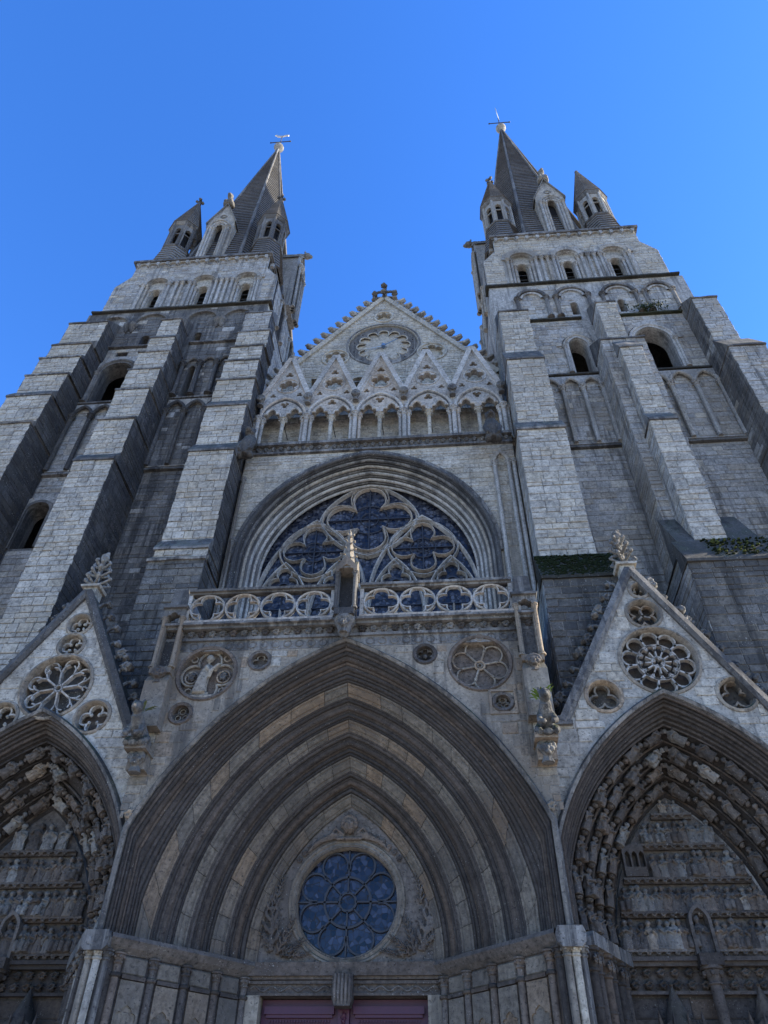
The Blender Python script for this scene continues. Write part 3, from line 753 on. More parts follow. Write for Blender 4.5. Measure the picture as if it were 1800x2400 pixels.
def dormer(F, label, beast, hgt=6.3, rise=2.7):
    """tall gabled lucarne standing on the cornice"""
    O = F[0]; T = thing('spire_dormer', label, 'dormer', tuple(O), 'spire dormers')
    a = .92; e = hgt; ap = hgt+rise
    hole = [(-.3, .15)]+pointed(.3, .6, 8, 0, e-1.1)+[(.3, .15)]
    m = MB(F); m.plate([(-a, 0), (a, 0), (a, e), (0, ap), (-a, e)], [hole], .25, .6); part('front_wall', m, M_GREY, T)
    m = MB(F)
    for q in (-1, 1): m.add([(q*a, 0, .603), (q*a, 0, 3.6), (q*a, e, 3.6), (q*a, e, .603)], [(0, 1, 2, 3)])
    part('side_walls', m, M_GREY, T)
    m = MB(F)
    for q in (-1, 1): m.add([(q*(a+.12), e-.2, .12), (q*(a+.12), e-.2, 3.6), (0, ap+.1, 3.6), (0, ap+.1, .12), (q*(a+.12), e-.36, .12), (q*(a+.12), e-.36, 3.6), (0, ap-.06, 3.6), (0, ap-.06, .12)], [(0, 1, 2, 3), (4, 7, 6, 5), (0, 3, 7, 4), (0, 4, 5, 1)])
    part('saddle_roof', m, M_ROOF, T)
    for k in range(3):
        r = .36+.17*k
        for q in (-1, 1):
            m = MB(F); m.shaft(q*r, .17-.05*k, .05, e-1.1, .085, cap=.3, n=8); part('shaft', m, M_GREY, T)
        m = MB(F); m.roll(pointed(r, r*1.35, 9, 0, e-1.1), .085, .17-.05*k); part('arch_moulding', m, M_GREY, T)
    m = MB(F); m.box(-.29, .29, .15, e-.5, .62, .66); part('painted_dark_opening', m, M_VOID, T)  # flat sheet coloured like shade, closing the lancet
    m = MB(F); m.roll(circle(0, e+.75, .2, 12), .05, .24, True); part('roundel', m, M_STAIN, T)
    # crouching beast on the gable
    b = MB(F)
    if beast == 'sit':
        b.tube([(0, ap+.0, .35), (0, ap+.45, .38), (0, ap+.85, .25)], [.32, .3, .2], 8); b.ball(0, ap+1.08, .12, .22, .24, .26); b.ball(0, ap+1.02, -.1, .12, .1, .14)
        for q in (-1, 1): b.tube([(q*.17, ap+.65, .2), (q*.2, ap+.1, -.02)], [.12, .1], 6); b.ball(q*.25, ap+.12, .3, .16, .22, .28); b.ball(q*.14, ap+1.3, .15, .06, .12, .05)
    else:
        b.tube([(0, ap-.1, 1.6), (0, ap+.1, .9), (0, ap+.1, .1), (0, ap+.3, -.5)], [.2, .32, .28, .2], 8); b.ball(0, ap+.25, -.8, .27, .25, .32); b.ball(0, ap+.12, -1.05, .16, .14, .2)
        for q in (-1, 1): b.tube([(q*.15, ap+.1, .1), (q*.25, ap-.5, -.05), (q*.2, ap-.75, -.2)], [.14, .12, .1], 6); b.ball(q*.17, ap+.55, -.65, .08, .16, .07)
    if beast != 'sit': b.v = [tuple(Vector(p)+F[3]*.75-F[2]*.1) for p in b.v]
    me = sculpt(b, 'stone_beast', .06, .012)
    B = thing('stone_beast', label.replace('tall dormer with shafted lancet', 'crouching stone beast on the dormer') if beast == 'sit' else 'stone beast leaning out from '+label.split(' facing')[0].replace('tall ', '').replace('side ', 'the side '), 'gargoyle', tuple(O+F[2]*ap))
    inst('carved_body', me, M_RUIN, B, Matrix.Identity(4))
ZD = 43.9
dormer(frame((-10.95, 4.6, ZD), (1, 0, 0), (0, 1, 0)), 'tall dormer with shafted lancet on front of left spire', 'sit')
dormer(frame((11.0, 4.6, ZD), (1, 0, 0), (0, 1, 0)), 'tall dormer with shafted lancet on front of right spire', 'sit')
dormer(frame((-5.95, 8.75, ZD), (0, 1, 0), (-1, 0, 0)), 'side dormer of the left spire facing the gap', 'lean', 6.7, 1.5)
dormer(frame((5.95, 8.75, ZD), (0, -1, 0), (1, 0, 0)), 'side dormer of the right spire facing the gap', 'lean', 6.7, 1.5)

def moss_patch(parent, x0, x1, y0, y1, z0, z1, n, mat, name='moss'):
    R = random.Random(int(x0*10)); m = MB()
    for k in range(n):
        u, v = R.random(), R.random(); r = R.uniform(.02, .065)
        m.ball(x0+(x1-x0)*u, z0+(z1-z0)*v+.02, y0+(y1-y0)*v, r, r*.5, r, 5, 3, .3)
    part(name, m, mat, parent, stuff=True)
for x0, x1, y0, y1, z0, z1, n in ((5.5, 7.9, .9, 1.5, 15.15, 16.4, 1100), (10.6, 12.6, .95, 1.5, 15.7, 16.8, 170)):
    moss_patch(TR, x0, x1, y0, y1, z0, z1, n, M_MOSSG)
moss_patch(TR, 10.8, 12.5, .95, 1.5, 15.8, 16.8, 60, M_MOSSY)
for lab, x0, x1, z0, n, nm in (('dark leafy shrub growing on the ledge above the right tower arch', 12.6, 14.3, 33.8, 240, 0),):
    S = thing('wall_shrub', lab, 'plant', ((x0+x1)/2, 3.75, z0)); R = random.Random(n)
    m = MB(); vs = []; fs = []
    for k in range(n):
        c = Vector((R.gauss((x0+x1)/2, (x1-x0)/4.5), 3.72+R.uniform(-.22, .1), z0+abs(R.gauss(0, .22 if n > 200 else .09))))
        d = Vector((R.uniform(-1, 1), R.uniform(-1, .3), R.uniform(-.4, 1))).normalized()*R.uniform(.08, .17); s_ = d.cross(Vector((R.uniform(-1, 1), R.uniform(-1, 1), .3))).normalized()*.04
        q = len(vs); vs += [c, c+d*.5+s_, c+d, c+d*.5-s_]; fs.append((q, q+1, q+2, q+3))
    m.add(vs, fs, world=True); part('foliage', m, M_SHRUB, S, stuff=True)
    m = MB()
    for k in range(5):
        x = R.uniform(x0+.3, x1-.3); m = MB(); m.tube([(x, z0, 3.85), (x+R.uniform(-.1, .1), z0+.2, 3.7), (x+R.uniform(-.2, .2), z0+.35, 3.6)], [.02, .015, .008], 5); part('stem', m, M_SHRUB, S)
# ================================================================== carved prototypes
def crocket_mesh():
    b = MB(); b.tube([(0, -.05, 0), (0, .12, -.01), (0, .26, -.08), (0, .30, -.2), (0, .22, -.27)], [.07, .06, .055, .06, .04], 6)
    for k in range(5):
        t = k*2*PI/5; b.ball(.1*math.cos(t), .27+.07*math.sin(t), -.2, .07, .06, .08, 6, 4)
    b.ball(0, .34, -.1, .08, .06, .07, 6, 4)
    return sculpt(b, 'crocket', .03, .004)
CROCK = crocket_mesh()
def leaf_tuft_mesh():
    """ragged cluster of carved leaves, faces -y"""
    b = MB(); R = random.Random(5)
    for k in range(9):
        t = k*2*PI/9+R.uniform(-.2, .2); r = R.uniform(.28, .42)
        b.tube([(0, 0, 0), (r*.55*math.cos(t), r*.55*math.sin(t), -.16), (r*math.cos(t), r*math.sin(t), -.06)], [.07, .1, .035], 6, sq=.5)
    for k in range(5): b.ball(R.uniform(-.15, .15), R.uniform(-.15, .15), -.14, .08, n=6, m=4)
    b.ball(0, 0, 0, .22, .22, .08)
    return sculpt(b, 'leaf_tuft', .04, .006)
TUFT = leaf_tuft_mesh()
def put(name, me, mat, parent, p, scale=1., right=(1, 0, 0), up=(0, 0, 1), out=None, label=None):
    """place a prototype whose +x=right, +z=up and whose front looks along -y (out)"""
    r = Vector(right).normalized(); u = Vector(up).normalized(); d = u.cross(r).normalized()   # +y (into the wall)
    sx, sy, sz = (scale,)*3 if isinstance(scale, (int, float)) else scale
    return inst(name, me, mat, parent, basis(p, r*sx, d*sy, u*sz), label)
def head_mesh():
    b = MB(); b.ball(0, 0, 0, .2, .26, .22); b.ball(0, -.04, -.2, .05, .08, .07); b.ball(0, -.17, -.16, .1, .07, .09)
    for q in (-1, 1): b.ball(q*.09, .07, -.2, .055, .035, .03, 6, 4); b.ball(q*.13, -.06, -.14, .08, .09, .08, 6, 4); b.ball(q*.2, 0, 0, .05, .09, .06, 6, 4)
    for k in range(9):
        t = PI*k/8; b.ball(.21*math.cos(t), .04+.24*math.sin(t), -.06, .08, .08, .1, 6, 4)
    b.tube([(0, -.2, .05), (0, -.42, .08)], [.12, .2], 8)
    return sculpt(b, 'carved_head', .025, .003)
HEAD = head_mesh()

# ================================================================== nave front with the great window
NY = 3.0
N = thing('nave_front', 'pale nave wall between the towers with a huge moulded window arch', 'church wall', (0, NY, 0))
GW = [(-4.25, 0.0)]
hole = [(-4.6, 13.25)]+pointed(4.6, 5.27, 24, 0, 18.0)+[(4.6, 13.25)]
m = MB(); m.plate([(-4.95, 0), (5.66, 0), (5.66, 23.55), (-4.95, 23.55)], [hole], NY, NY+.9)
nw = part('wall', m, M_CREAM, N)
masonry(N, nw, M_CREAM, front(NY), -4.93, 5.64, 18.2, 23.5, holes=[[(-4.78, 13.4)]+pointed(4.78, 5.45, 24, 0, 18.0)+[(4.78, 13.4)]], course=.24, ln=(.3, .6), depth=.02)
# moulded orders of the arch: rolls and hollows stepping in
def arch_orders(T, orders, cx, z0, zbase=None, n=22):
    """orders: list of (a,h,y,r,mat) roll mouldings with faces between"""
    for i in range(len(orders)-1):
        a0, h0, y0 = orders[i][:3]; a1, h1, y1 = orders[i+1][:3]
        def pth(a, h, y):
            p = pointed(a, h, n, cx, z0)
            if zbase is not None: p = [(cx-a, zbase)]+p+[(cx+a, zbase)]
            return [(x, z, y) for x, z in p]
        m = MB(); m.loft([pth(a0, h0, y0), pth(a0*.6+a1*.4+.045, h0*.6+h1*.4+.045, y0+(y1-y0)*.75), pth(a1, h1, y1)]); part('arch_hollow', m, M_DARK if i < 8 else M_STAIN, T)  # hollows coloured darker than most of the rolls
    for a, h, y, r, mt in orders:
        if r <= 0: continue
        m = MB(); p = pointed(a, h, n, cx, z0)
        if zbase is not None: p = [(cx-a, zbase)]+p+[(cx+a, zbase)]
        m.roll(p, r, y); part('roll_moulding', m, mt, T)
ords = []
for k in range(11):
    t = k/10; ords.append((4.58-.66*t, 5.25-.78*t, NY-.12+1.0*t, (.085, .05, .07, .04, .07, .045, .075, .04, .065, .045, .06)[k], M_DARK if k in (0, 1, 3) else M_STAIN if k in (2, 5, 7, 9) else M_GREY if k in (4, 6) else M_TRAC))
arch_orders(N, ords, 0, 18.0, 13.3)
vs_ = []; voussoir_ring(N, vs_, front(0), 0, 18.0, 4.62, 5.3, .17, NY-.13, NY+.01, 44)
for q in vs_: part('voussoir', q, M_STAIN, N)
# corner shafts with little arch on the right, slim shaft on the left
R_ = part('wall_niche', (lambda m: (m.sweep([(4.86, 16)]+pointed(.24, .6, 9, 5.1, 22.35)+[(5.34, 16)], [(-.02, NY), (-.02, NY-.12), (.1, NY-.12), (.1, NY)], closed_prof=False), m)[1])(MB()), M_GREY, N)
for x in (4.85, 5.36, 5.56):
    m = MB(); m.shaft(x, NY-.16, 9.0, 22.4, .075, cap=.3, n=8); part('shaft', m, M_GREY, N)
m = MB(); m.shaft(-4.82, NY-.14, 13.3, 22.2, .06, cap=.3, n=8); part('shaft', m, M_STAIN, N)
m = MB(); m.shaft(-4.72, NY-.22, 13.3, 18.9, .055, cap=.3, n=8); part('shaft', m, M_STAIN, N)
# leaf cornice
m = MB(); m.box(-4.95, 5.66, 23.56, 23.66, NY-.12, NY+.5); m.box(-4.95, 5.66, 23.66, 23.98, NY-.04, NY+.5); m.box(-4.95, 5.66, 23.98, 24.12, NY-.22, NY+2.0); co_ = part('cornice', m, M_STAIN, N)
for k in range(34):
    put('carved_leaf', TUFT, M_STAIN, co_, (-4.8+k*.31, NY-.05, 23.82), (.32, .5, .4))
lay_blocks(N, 260)

# ---- great window: tracery and glass
GWT = thing('great_window', 'wide traceried west window with quatrefoils and dark blue leaded glass', 'window', (0, 3.9, 13.3))
gy = 3.98
m = MB(); m.add([(x, z, gy+.1) for x, z in [(-4.2, 13.3)]+pointed(4.2, 4.9, 20, 0, 18.0)+[(4.2, 13.3)]], [tuple(range(2+39))]); part('leaded_glass', m, M_GLASS, GWT)
def bar(pts, r=.07, closed=False, name='tracery_bar', mat=M_TRAC, w=gy):
    r *= .85; m = MB(); m.sweep(pts, [(r, w+.08), (r*.6, w-.02), (r*.25, w-.08), (-r*.25, w-.08), (-r*.6, w-.02), (-r, w+.08)], closed); return part(name, m, mat, GWT)
def subarch(cx, a, zs, h, r): return bar(pointed(a, h, 14, cx, zs), r)
# two great sub-arches, four lancet heads
for c in (-2.0, 2.0):
    subarch(c, 1.93, 17.0, 3.75, .095)
    for d in (-.98, .98):
        subarch(c+d, .94, 16.5, 2.2, .068)
        bar(foil(c+d, 17.85, 3, .56, PI/2, 8), .045, True, 'trefoil')
        if True:
            q = MB(); q.sweep(circle(c+d, 17.55, .24, 16), [(.03, gy+.09), (.03, gy-.0), (-.03, gy-.0), (-.03, gy+.09)], True, False); part('glass_roundel', q, M_LEAD, GWT)
    # pointed quatrefoil in a curved lozenge
    for (cx_, cz_, R1) in ((c, 19.22, 1.02),):
        k = R1*1.28
        lo = []
        for (ax, az, bx, bz) in ((0, k*1.02, -k*.98, 0), (-k*.98, 0, 0, -k*1.02), (0, -k*1.02, k*.98, 0), (k*.98, 0, 0, k*1.02)):
            for t in np.linspace(0, 1, 8, endpoint=False):
                x, z = ax+(bx-ax)*t, az+(bz-az)*t; f = 1+.30*math.sin(PI*t); lo.append((cx_+x*f, cz_+z*f))
        bar(lo, .06, True, 'curved_lozenge')
        bar(foil(cx_, cz_, 4, R1*1.12, PI/2, 10, .92), .042, True, 'quatrefoil')
lo = []
k = 1.95
for (ax, az, bx, bz) in ((0, k*.92, -k*.96, .05), (-k*.96, .05, 0, -k*.95), (0, -k*.95, k*.96, .05), (k*.96, .05, 0, k*.92)):
    for t in np.linspace(0, 1, 9, endpoint=False):
        x, z = ax+(bx-ax)*t, az+(bz-az)*t; f = 1+.26*math.sin(PI*t); lo.append((x*f, 20.72+z*f))
bar(lo, .082, True, 'curved_lozenge'); bar(foil(0, 20.75, 4, 1.62, PI/2, 12, .92), .055, True, 'quatrefoil')
bar(foil(0, 20.75, 4, 1.8, PI/2, 12, .95), .04, True, 'quatrefoil')
bar([(0, 13.3), (0, 17.6)], .13, name='mullion')
for x in (-2.0, 2.0): bar([(x, 13.3), (x, 17.2)], .1, name='mullion')
for x in (-2.98, -1.02, 1.02, 2.98): bar([(x, 13.3), (x, 16.6)], .05, name='mullion')
for x in (-3.9, -3.75, 3.75, 3.9): 
    m = MB(); m.shaft(x, gy-.3, 13.3, 16.9, .07, n=8); part('shaft', m, M_TRAC, GWT)
for z in np.arange(13.9, 17.2, .55):
    m = MB(); m.box(-3.9, 3.9, z, z+.03, gy+.03, gy+.07); part('saddle_bar', m, M_LEAD, GWT)
for (cx_, cz_, R1) in ((-2, 19.22, 1.1), (2, 19.22, 1.1), (0, 20.75, 1.7)):
    m = MB(); m.box(cx_-R1, cx_+R1, cz_-.02, cz_+.02, gy+.02, gy+.07); part('saddle_bar', m, M_LEAD, GWT)
    m = MB(); m.box(cx_-.02, cx_+.02, cz_-R1, cz_+R1, gy+.02, gy+.07); part('saddle_bar', m, M_LEAD, GWT)
    m = MB(); m.roll(circle(cx_, cz_, R1*.42, 24), .022, gy+.05, True); part('glass_roundel', m, M_LEAD, GWT)
    m = MB(); m.roll(circle(cx_, cz_, R1*.2, 16), .018, gy+.05, True); part('glass_roundel', m, M_LEAD, GWT)

# ================================================================== gable wall with the clock
GY = 5.05; gc = .25
GB = thing('gable_wall', 'pale stepped-crocket gable with stone cross between the two towers', 'gable', (gc, GY, 24.1))
ap, sl = 38.8, 1.37
out = [(-5.45, 24.1), (5.9, 24.1), (5.9, ap-sl*5.65), (gc, ap), (-5.45, ap-sl*5.7)]
quats = [(gc, 36.95, .42, 6), (-2.2, 33.3, .58, 6), (2.75, 33.35, .62, 6)]
holes = [foil(x, z, k, r, PI/2, 7) for x, z, r, k in quats]+[circle(gc, 34.32, 1.8, 44)]+[circle(-.9, 31.1, .42, 16), [(1.7, 31.0), (2.3, 31.0), (2.3, 31.9), (1.7, 31.9)], [(-3.3, 30.8), (-2.7, 30.8), (-2.7, 31.6), (-3.3, 31.6)]]
m = MB(); m.plate(out, holes, GY, GY+.45); gw = part('wall', m, M_CREAM, GB)
m = MB(); m.box(gc-2, gc+2, 32.3, 37.5, GY+.22, GY+.3); m.box(-3, -1.4, 32.5, 34.1, GY+.22, GY+.3); m.box(2, 3.5, 32.5, 34.1, GY+.22, GY+.3); part('sunk_panel', m, M_CREAM, GB, stuff=False)
m = MB(); m.box(-3.4, 2.5, 30.6, 32.05, GY+.5, GY+.56); part('painted_dark_backing', m, M_VOID, GB)  # no loft modelled: a near-black sheet paints shade behind the small openings
masonry(GB, gw, M_CREAM, front(GY), -5.4, 5.85, 24.15, 38.7, holes=[circle(x, z, r*1.25, 16) for x, z, r, k in quats]+[circle(gc, 34.32, 1.98, 30)]+holes[-3:], outer=out, course=.24, ln=(.3, .6), depth=.018)
for x, z, r, k in quats:
    m = MB(); m.roll(circle(x, z, r*1.18, 24), .06, GY-.01, True); part('roundel_moulding', m, M_CREAM, GB)
m = MB(); m.box(-1.5, -.35, 31.0, 31.1, GY-.08, GY); part('sill', m, M_STAIN, GB)
for q in (-1, 1):
    x1 = gc+q*5.6; z1 = ap-sl*5.6
    m = MB(); pa = [(gc, ap), (x1, z1)] if q < 0 else [(x1, z1), (gc, ap)]
    m.sweep(pa, [(-.22, GY-.12), (.06, GY-.12), (.06, GY+.5), (-.22, GY+.5)], smooth=False); part('coping', m, M_CREAM, GB)
    d = Vector((q, 0, -sl)).normalized(); n_ = Vector((q*sl, 0, 1)).normalized()
    for k in range(14):
        p = Vector((gc, GY+.05, ap+.05))+d*(.55+k*.62)
        put('crocket', CROCK, M_GREY, GB, p, (1.25, 1.35, 2.3), right=(0, 1 if q > 0 else -1, 0), up=n_)
m = MB(); m.lathe(gc, GY+.1, [(.16, ap-.1), (.12, ap+.5), (.15, ap+.55), (.1, ap+1.2), (.13, ap+1.6), (.05, ap+1.75)], 8); part('cross_shaft', m, M_STAIN, GB)
for q in (-1, 1):
    for z in (.35, 1.0):
        put('crocket', CROCK, M_STAIN, GB, (gc+q*.1, GY+.1, ap+z), 1.5, right=(0, 1 if q > 0 else -1, 0), up=(q, 0, .25))
for z in (.3, .95): put('crocket', CROCK, M_STAIN, GB, (gc, GY, ap+z), 1.3, right=(1, 0, 0), up=(0, -1, .3))
lay_blocks(GB, 260)
# clock: cusped stone ring and two hands
CK = thing('clock', 'blind round clock face in a cusped stone ring with two thin hands', 'clock', (gc, GY, 34.32))
sc_ = []
for i in range(12):
    t0 = 2*PI*i/12
    for j in range(7):
        t = -1.15+2.3*j/6; r = .27
        x, z = 1.27+r*math.cos(t)*-1, r*math.sin(t)*1.05
        x = 1.30-r*.55+r*math.cos(t)*.95
        sc_.append((gc+x*math.cos(t0)-z*math.sin(t0), 34.32+x*math.sin(t0)+z*math.cos(t0)))
    tm = t0+PI/12; sc_.append((gc+1.0*math.cos(tm), 34.32+1.0*math.sin(tm)))
eyes = [circle(gc+1.58*math.cos(2*PI*(i+.5)/12), 34.32+1.58*math.sin(2*PI*(i+.5)/12), .05, 6) for i in range(12)]
m = MB(); m.plate(circle(gc, 34.32, 1.79, 48), [sc_]+eyes, GY+.1, GY+.2); part('cusped_ring', m, M_STAIN, CK)
m = MB(); m.roll(sc_, .035, GY+.1, True, 6); part('cusp_moulding', m, M_CREAM, CK)
m = MB(); m.sweep(circle(gc, 34.32, 1.8, 48), [(0, GY+.12), (-.06, GY-.04), (-.14, GY-.03), (-.15, GY)], True, closed_prof=False); part('rim_moulding', m, M_STAIN, CK)
m = MB(); m.prism([(gc+.02, 34.27), (gc-.95, 34.08), (gc-.95, 34.1), (gc-.02, 34.35)], GY+.1, GY+.13); part('hour_hand', m, M_GILT, CK)
m = MB(); m.prism([(gc-.02, 34.27), (gc+.75, 34.85), (gc+.735, 34.87), (gc-.04, 34.31)], GY+.06, GY+.09); part('minute_hand', m, M_BLUE, CK)
m = MB(); m.lathe(gc, GY+.1, [(.11, 34.22), (.11, 34.42)], 10); part('hub', m, M_BLUE, CK)

# ================================================================== arcaded gallery
AY = 3.2
GA = thing('arcaded_gallery', 'open gallery of five gabled double arches above the great window', 'gallery', (.35, AY, 24.12))
m = MB(); m.box(-4.95, 5.66, 24.13, 27.3, 4.05, 4.2); bw = part('back_wall', m, M_CREAM, GA)
masonry(GA, bw, M_CREAM, front(4.05), -4.9, 5.6, 24.15, 27.2, course=.26, ln=(.35, .65), depth=.015); lay_blocks(GA, 150)
for b in range(5):
    c = .36+(b-2)*2.09; hw = 1.04; zs = 26.28
    t1, t2 = tref(c-.5, zs, .40, .92), tref(c+.5, zs, .40, .92)
    outl = [(c-hw, zs)]+t1+[(c-.1, zs), (c+.1, zs)][:0]+t2+[(c+hw, zs), (c+hw, 27.45), (c, 30.55), (c-hw, 27.45)]
    hl = [foil(c, 27.12, 3, .21, PI/2 if b % 2 else -PI/2, 6), foil(c, 28.5, 5 if b != 1 else 6, .44, PI/2, 7), foil(c, 29.35, 3, .2, PI/2, 6), foil(c-.60, 27.82, 3, .15, PI/2, 5), foil(c+.60, 27.82, 3, .15, PI/2, 5)]
    m = MB(); m.plate(outl, hl, AY, AY+.3); gb = part('gabled_bay', m, M_TRAC, GA)
    for tt in (t1, t2):
        m = MB(); m.roll(tt, .05, AY, n=6); part('cusped_arch', m, M_TRAC, gb)
        m = MB(); m.roll([(x+(x-(c-.5 if tt is t1 else c+.5))*.16, zs+(z-zs)*1.12) for x, z in tt], .03, AY-.01, n=6); part('cusped_arch', m, M_TRAC, gb)
    m = MB(); m.roll(pointed(.97, 1.3, 12, c, zs), .07, AY-.02); part('arch_moulding', m, M_TRAC, gb)
    m = MB(); m.roll(pointed(.88, 1.18, 12, c, zs), .04, AY-.01); part('arch_moulding', m, M_STAIN, gb)
    m = MB(); m.roll(circle(c, 28.5, .5, 20), .035, AY-.005, True, 6); part('roundel_moulding', m, M_TRAC, gb)
    for q in (-1, 1):
        m = MB(); pa = [(c+q*hw*1.0, 27.5), (c, 30.6)] if q > 0 else [(c, 30.6), (c-hw, 27.5)]
        m.sweep(pa, [(-.16, AY-.1), (.07, AY-.12), (.07, AY+.34), (-.16, AY+.34)], smooth=False); part('gablet_coping', m, M_TRAC, gb)
        m = MB(); m.sweep([(x, z-.22) for x, z in pa], [(-.1, AY-.0), (-.02, AY-.06), (.06, AY)], closed_prof=False); part('gablet_moulding', m, M_TRAC, gb)
    m = MB(); m.lathe(c, AY+.1, [(.09, 30.5), (.05, 30.75), (.02, 30.8)], 6); part('gablet_tip', m, M_TRAC, gb)
    m = MB(); m.shaft(c, AY+.15, 24.14, zs+.02, .085, cap=.32, n=10, bell=2.0); part('column', m, M_CREAM, gb)
    m = MB(); m.tube([(c+.05, 26.0, AY+.3), (c+.12, 25.75, AY+.84)], .018, 5); part('tie_rod', m, M_IRON, gb)
for b in range(6):
    x = .36+(b-2.5)*2.09
    cl = part('column_cluster', (lambda m: (m.box(x-.1, x+.1, 24.13, 26.3, AY+.12, AY+.5), m)[1])(MB()), M_TRAC, GA)
    for dx, dy, r in ((-.17, .12, .075), (0, 0, .095), (.17, .12, .075)):
        m = MB(); m.shaft(x+dx, AY+dy, 24.14, 26.32, r, cap=.34, n=9, bell=1.7); part('column', m, M_TRAC, cl)
    put('carved_head', HEAD, M_STAIN, GA, (x, AY-.18, 27.35), (.75, .8, .85))
if True:
    for dx in (.33, .52, .7):
        m = MB(); m.shaft(.36+2.5*2.09+dx-.1, AY+.25+dx*.2, 24.14, 26.5, .075, cap=.34, n=8); part('column', m, M_TRAC, GA)

# ================================================================== gargoyles
def gargoyle_mesh(kind):
    """water spout, body runs along -y (out of the wall), up = +z"""
    b = MB()
    if kind == 'hang':        # tall crouched beast hanging off a cornice
        b.tube([(0, .3, .1), (0, .2, -.3), (0, -.35, -.5), (0, -.95, -.52)], [.2, .26, .26, .2], 8)
        b.ball(0, .42, -.45, .2, .2, .25); b.ball(0, .36, -.66, .12, .1, .14)
        for q in (-1, 1): b.tube([(q*.18, .05, -.4), (q*.27, -.4, -.6), (q*.2, -.85, -.72)], [.1, .1, .08], 6); b.ball(q*.15, .62, -.4, .06, .12, .05); b.ball(q*.2, -.95, -.55, .13, .14, .16)
    else:                     # long beast leaning out on a bracket
        b.tube([(0, -.2, .3), (0, -.1, -.2), (0, .1, -.65), (0, .38, -.95)], [.24, .3, .26, .2], 9)
        b.ball(0, .55, -1.05, .21, .22, .24); b.ball(0, .47, -1.26, .12, .1, .13)
        for q in (-1, 1):
            b.tube([(q*.2, .1, -.7), (q*.28, -.25, -.95), (q*.12, -.35, -1.1)], [.12, .1, .09], 6); b.tube([(q*.2, -.1, -.2), (q*.32, -.35, -.55), (q*.26, -.5, -.75)], [.16, .14, .1], 6)
            b.ball(q*.17, .76, -.98, .06, .13, .06); b.ball(q*.08, .6, -1.24, .045)
        b.tube([(0, -.35, .3), (0, -.45, -.4), (0, -.5, -.8)], [.2, .22, .16], 8, sq=.6)
    return sculpt(b, 'gargoyle_body', .035, .006)
G_HANG, G_LEAN = gargoyle_mesh('hang'), gargoyle_mesh('lean')
for x, z, y, lab in ((-4.75, 24.0, 2.85, 'dark gargoyle hanging at the left end of the leaf cornice'), (4.85, 24.15, 2.8, 'dark gargoyle hanging at the right end of the leaf cornice')):
    T = thing('gargoyle', lab, 'gargoyle', (x, y, z-1)); put('carved_body', G_HANG, M_DARK, T, (x, y, z-.2), (1.05, 1.15, 1.05))
# ================================================================== carved figures
def figure_mesh(seed, seated=False, wings=False):
    """robed figure 1 m tall, front looks along -y"""
    R = random.Random(seed); b = MB(); tw = R.uniform(-.05, .05)
    if seated:
        b.tube([(0, .30, .05), (tw*.5, .48, .02), (tw, .66, 0), (tw, .78, 0)], [.17, .165, .16, .09], 10, sq=.8)
        for q in (-1, 1):
            b.tube([(q*.09, .36, .0), (q*.11, .38, -.17), (q*.1, .2, -.2), (q*.11, .06, -.19)], [.1, .1, .085, .1], 7)
        b.tube([(0, .03, -.05), (0, .3, -.04)], [.22, .2], 10, sq=.7)
        hz = .88
    else:
        b.tube([(0, .02, 0), (0, .25, 0), (tw*.5, .5, 0), (tw, .7, 0), (tw, .8, 0)], [.2, .175, .15, .165, .08], 10, sq=.72); hz = .9
    for k in range(9):      # drapery folds
        t = -1.3+2.6*k/8; x = .2*math.sin(t); y = -.135*math.cos(t)
        b.tube([(x*1.02, .02, y*1.05), (x*.9+R.uniform(-.03, .03), .25, y*1.02), (x*.55+R.uniform(-.04, .04), .55, y*.95)], [.028, .024, .014], 5)
    hx = tw+R.uniform(-.03, .03)
    b.ball(hx, hz+.01, -.03, .088, .115, .095); b.ball(hx, hz+.0, -.125, .022, .035, .022, 6, 4)
    for k in range(7): t = PI*k/6; b.ball(hx+.08*math.cos(t), hz+.01+.085*math.sin(t), .005, .035, .035, .05, 6, 4)
    b.tube([(tw, .76, 0), (hx, hz-.06, -.01)], [.06, .05], 7)
    for q in (-1, 1):
        el = (q*R.uniform(.19, .25), R.uniform(.5, .58), -.04); hd = (q*R.uniform(.0, .12), R.uniform(.52, .72), -.19)
        b.tube([(q*.15+tw, .72, 0), el, hd], [.065, .055, .035], 7)
        b.tube([el, (el[0]*.9, el[1]-.18, -.06)], [.05, .025], 5)
        b.ball(*hd, .035, n=6, m=4)
    if R.random() < .5: b.ball(0, .6, -.2, .06, .07, .03, 6, 4)
    if wings:
        for q in (-1, 1): b.tube([(q*.12, .72, .06), (q*.28, .8, .08), (q*.3, .45, .09)], [.04, .08, .03], 6, sq=.4)
    return sculpt(b, 'robed_figure', .026, .003)
FIG = [figure_mesh(i) for i in range(5)]
SEAT = [figure_mesh(20+i, True, i == 1) for i in range(4)]
def console_mesh():
    b = MB(); R = random.Random(4)
    b.lathe(0, 0, [(.06, -.2), (.14, -.14), (.2, -.06), (.24, 0), (.24, .05)], 8)
    for k in range(6): t = PI+PI*k/5; b.ball(.2*math.cos(t), -.05, .2*math.sin(t), .07, .07, .07, 6, 4); b.ball(.13*math.cos(t), -.14, .13*math.sin(t), .06, n=6, m=4)
    return sculpt(b, 'leaf_console', .03, .004)
CONS = console_mesh()

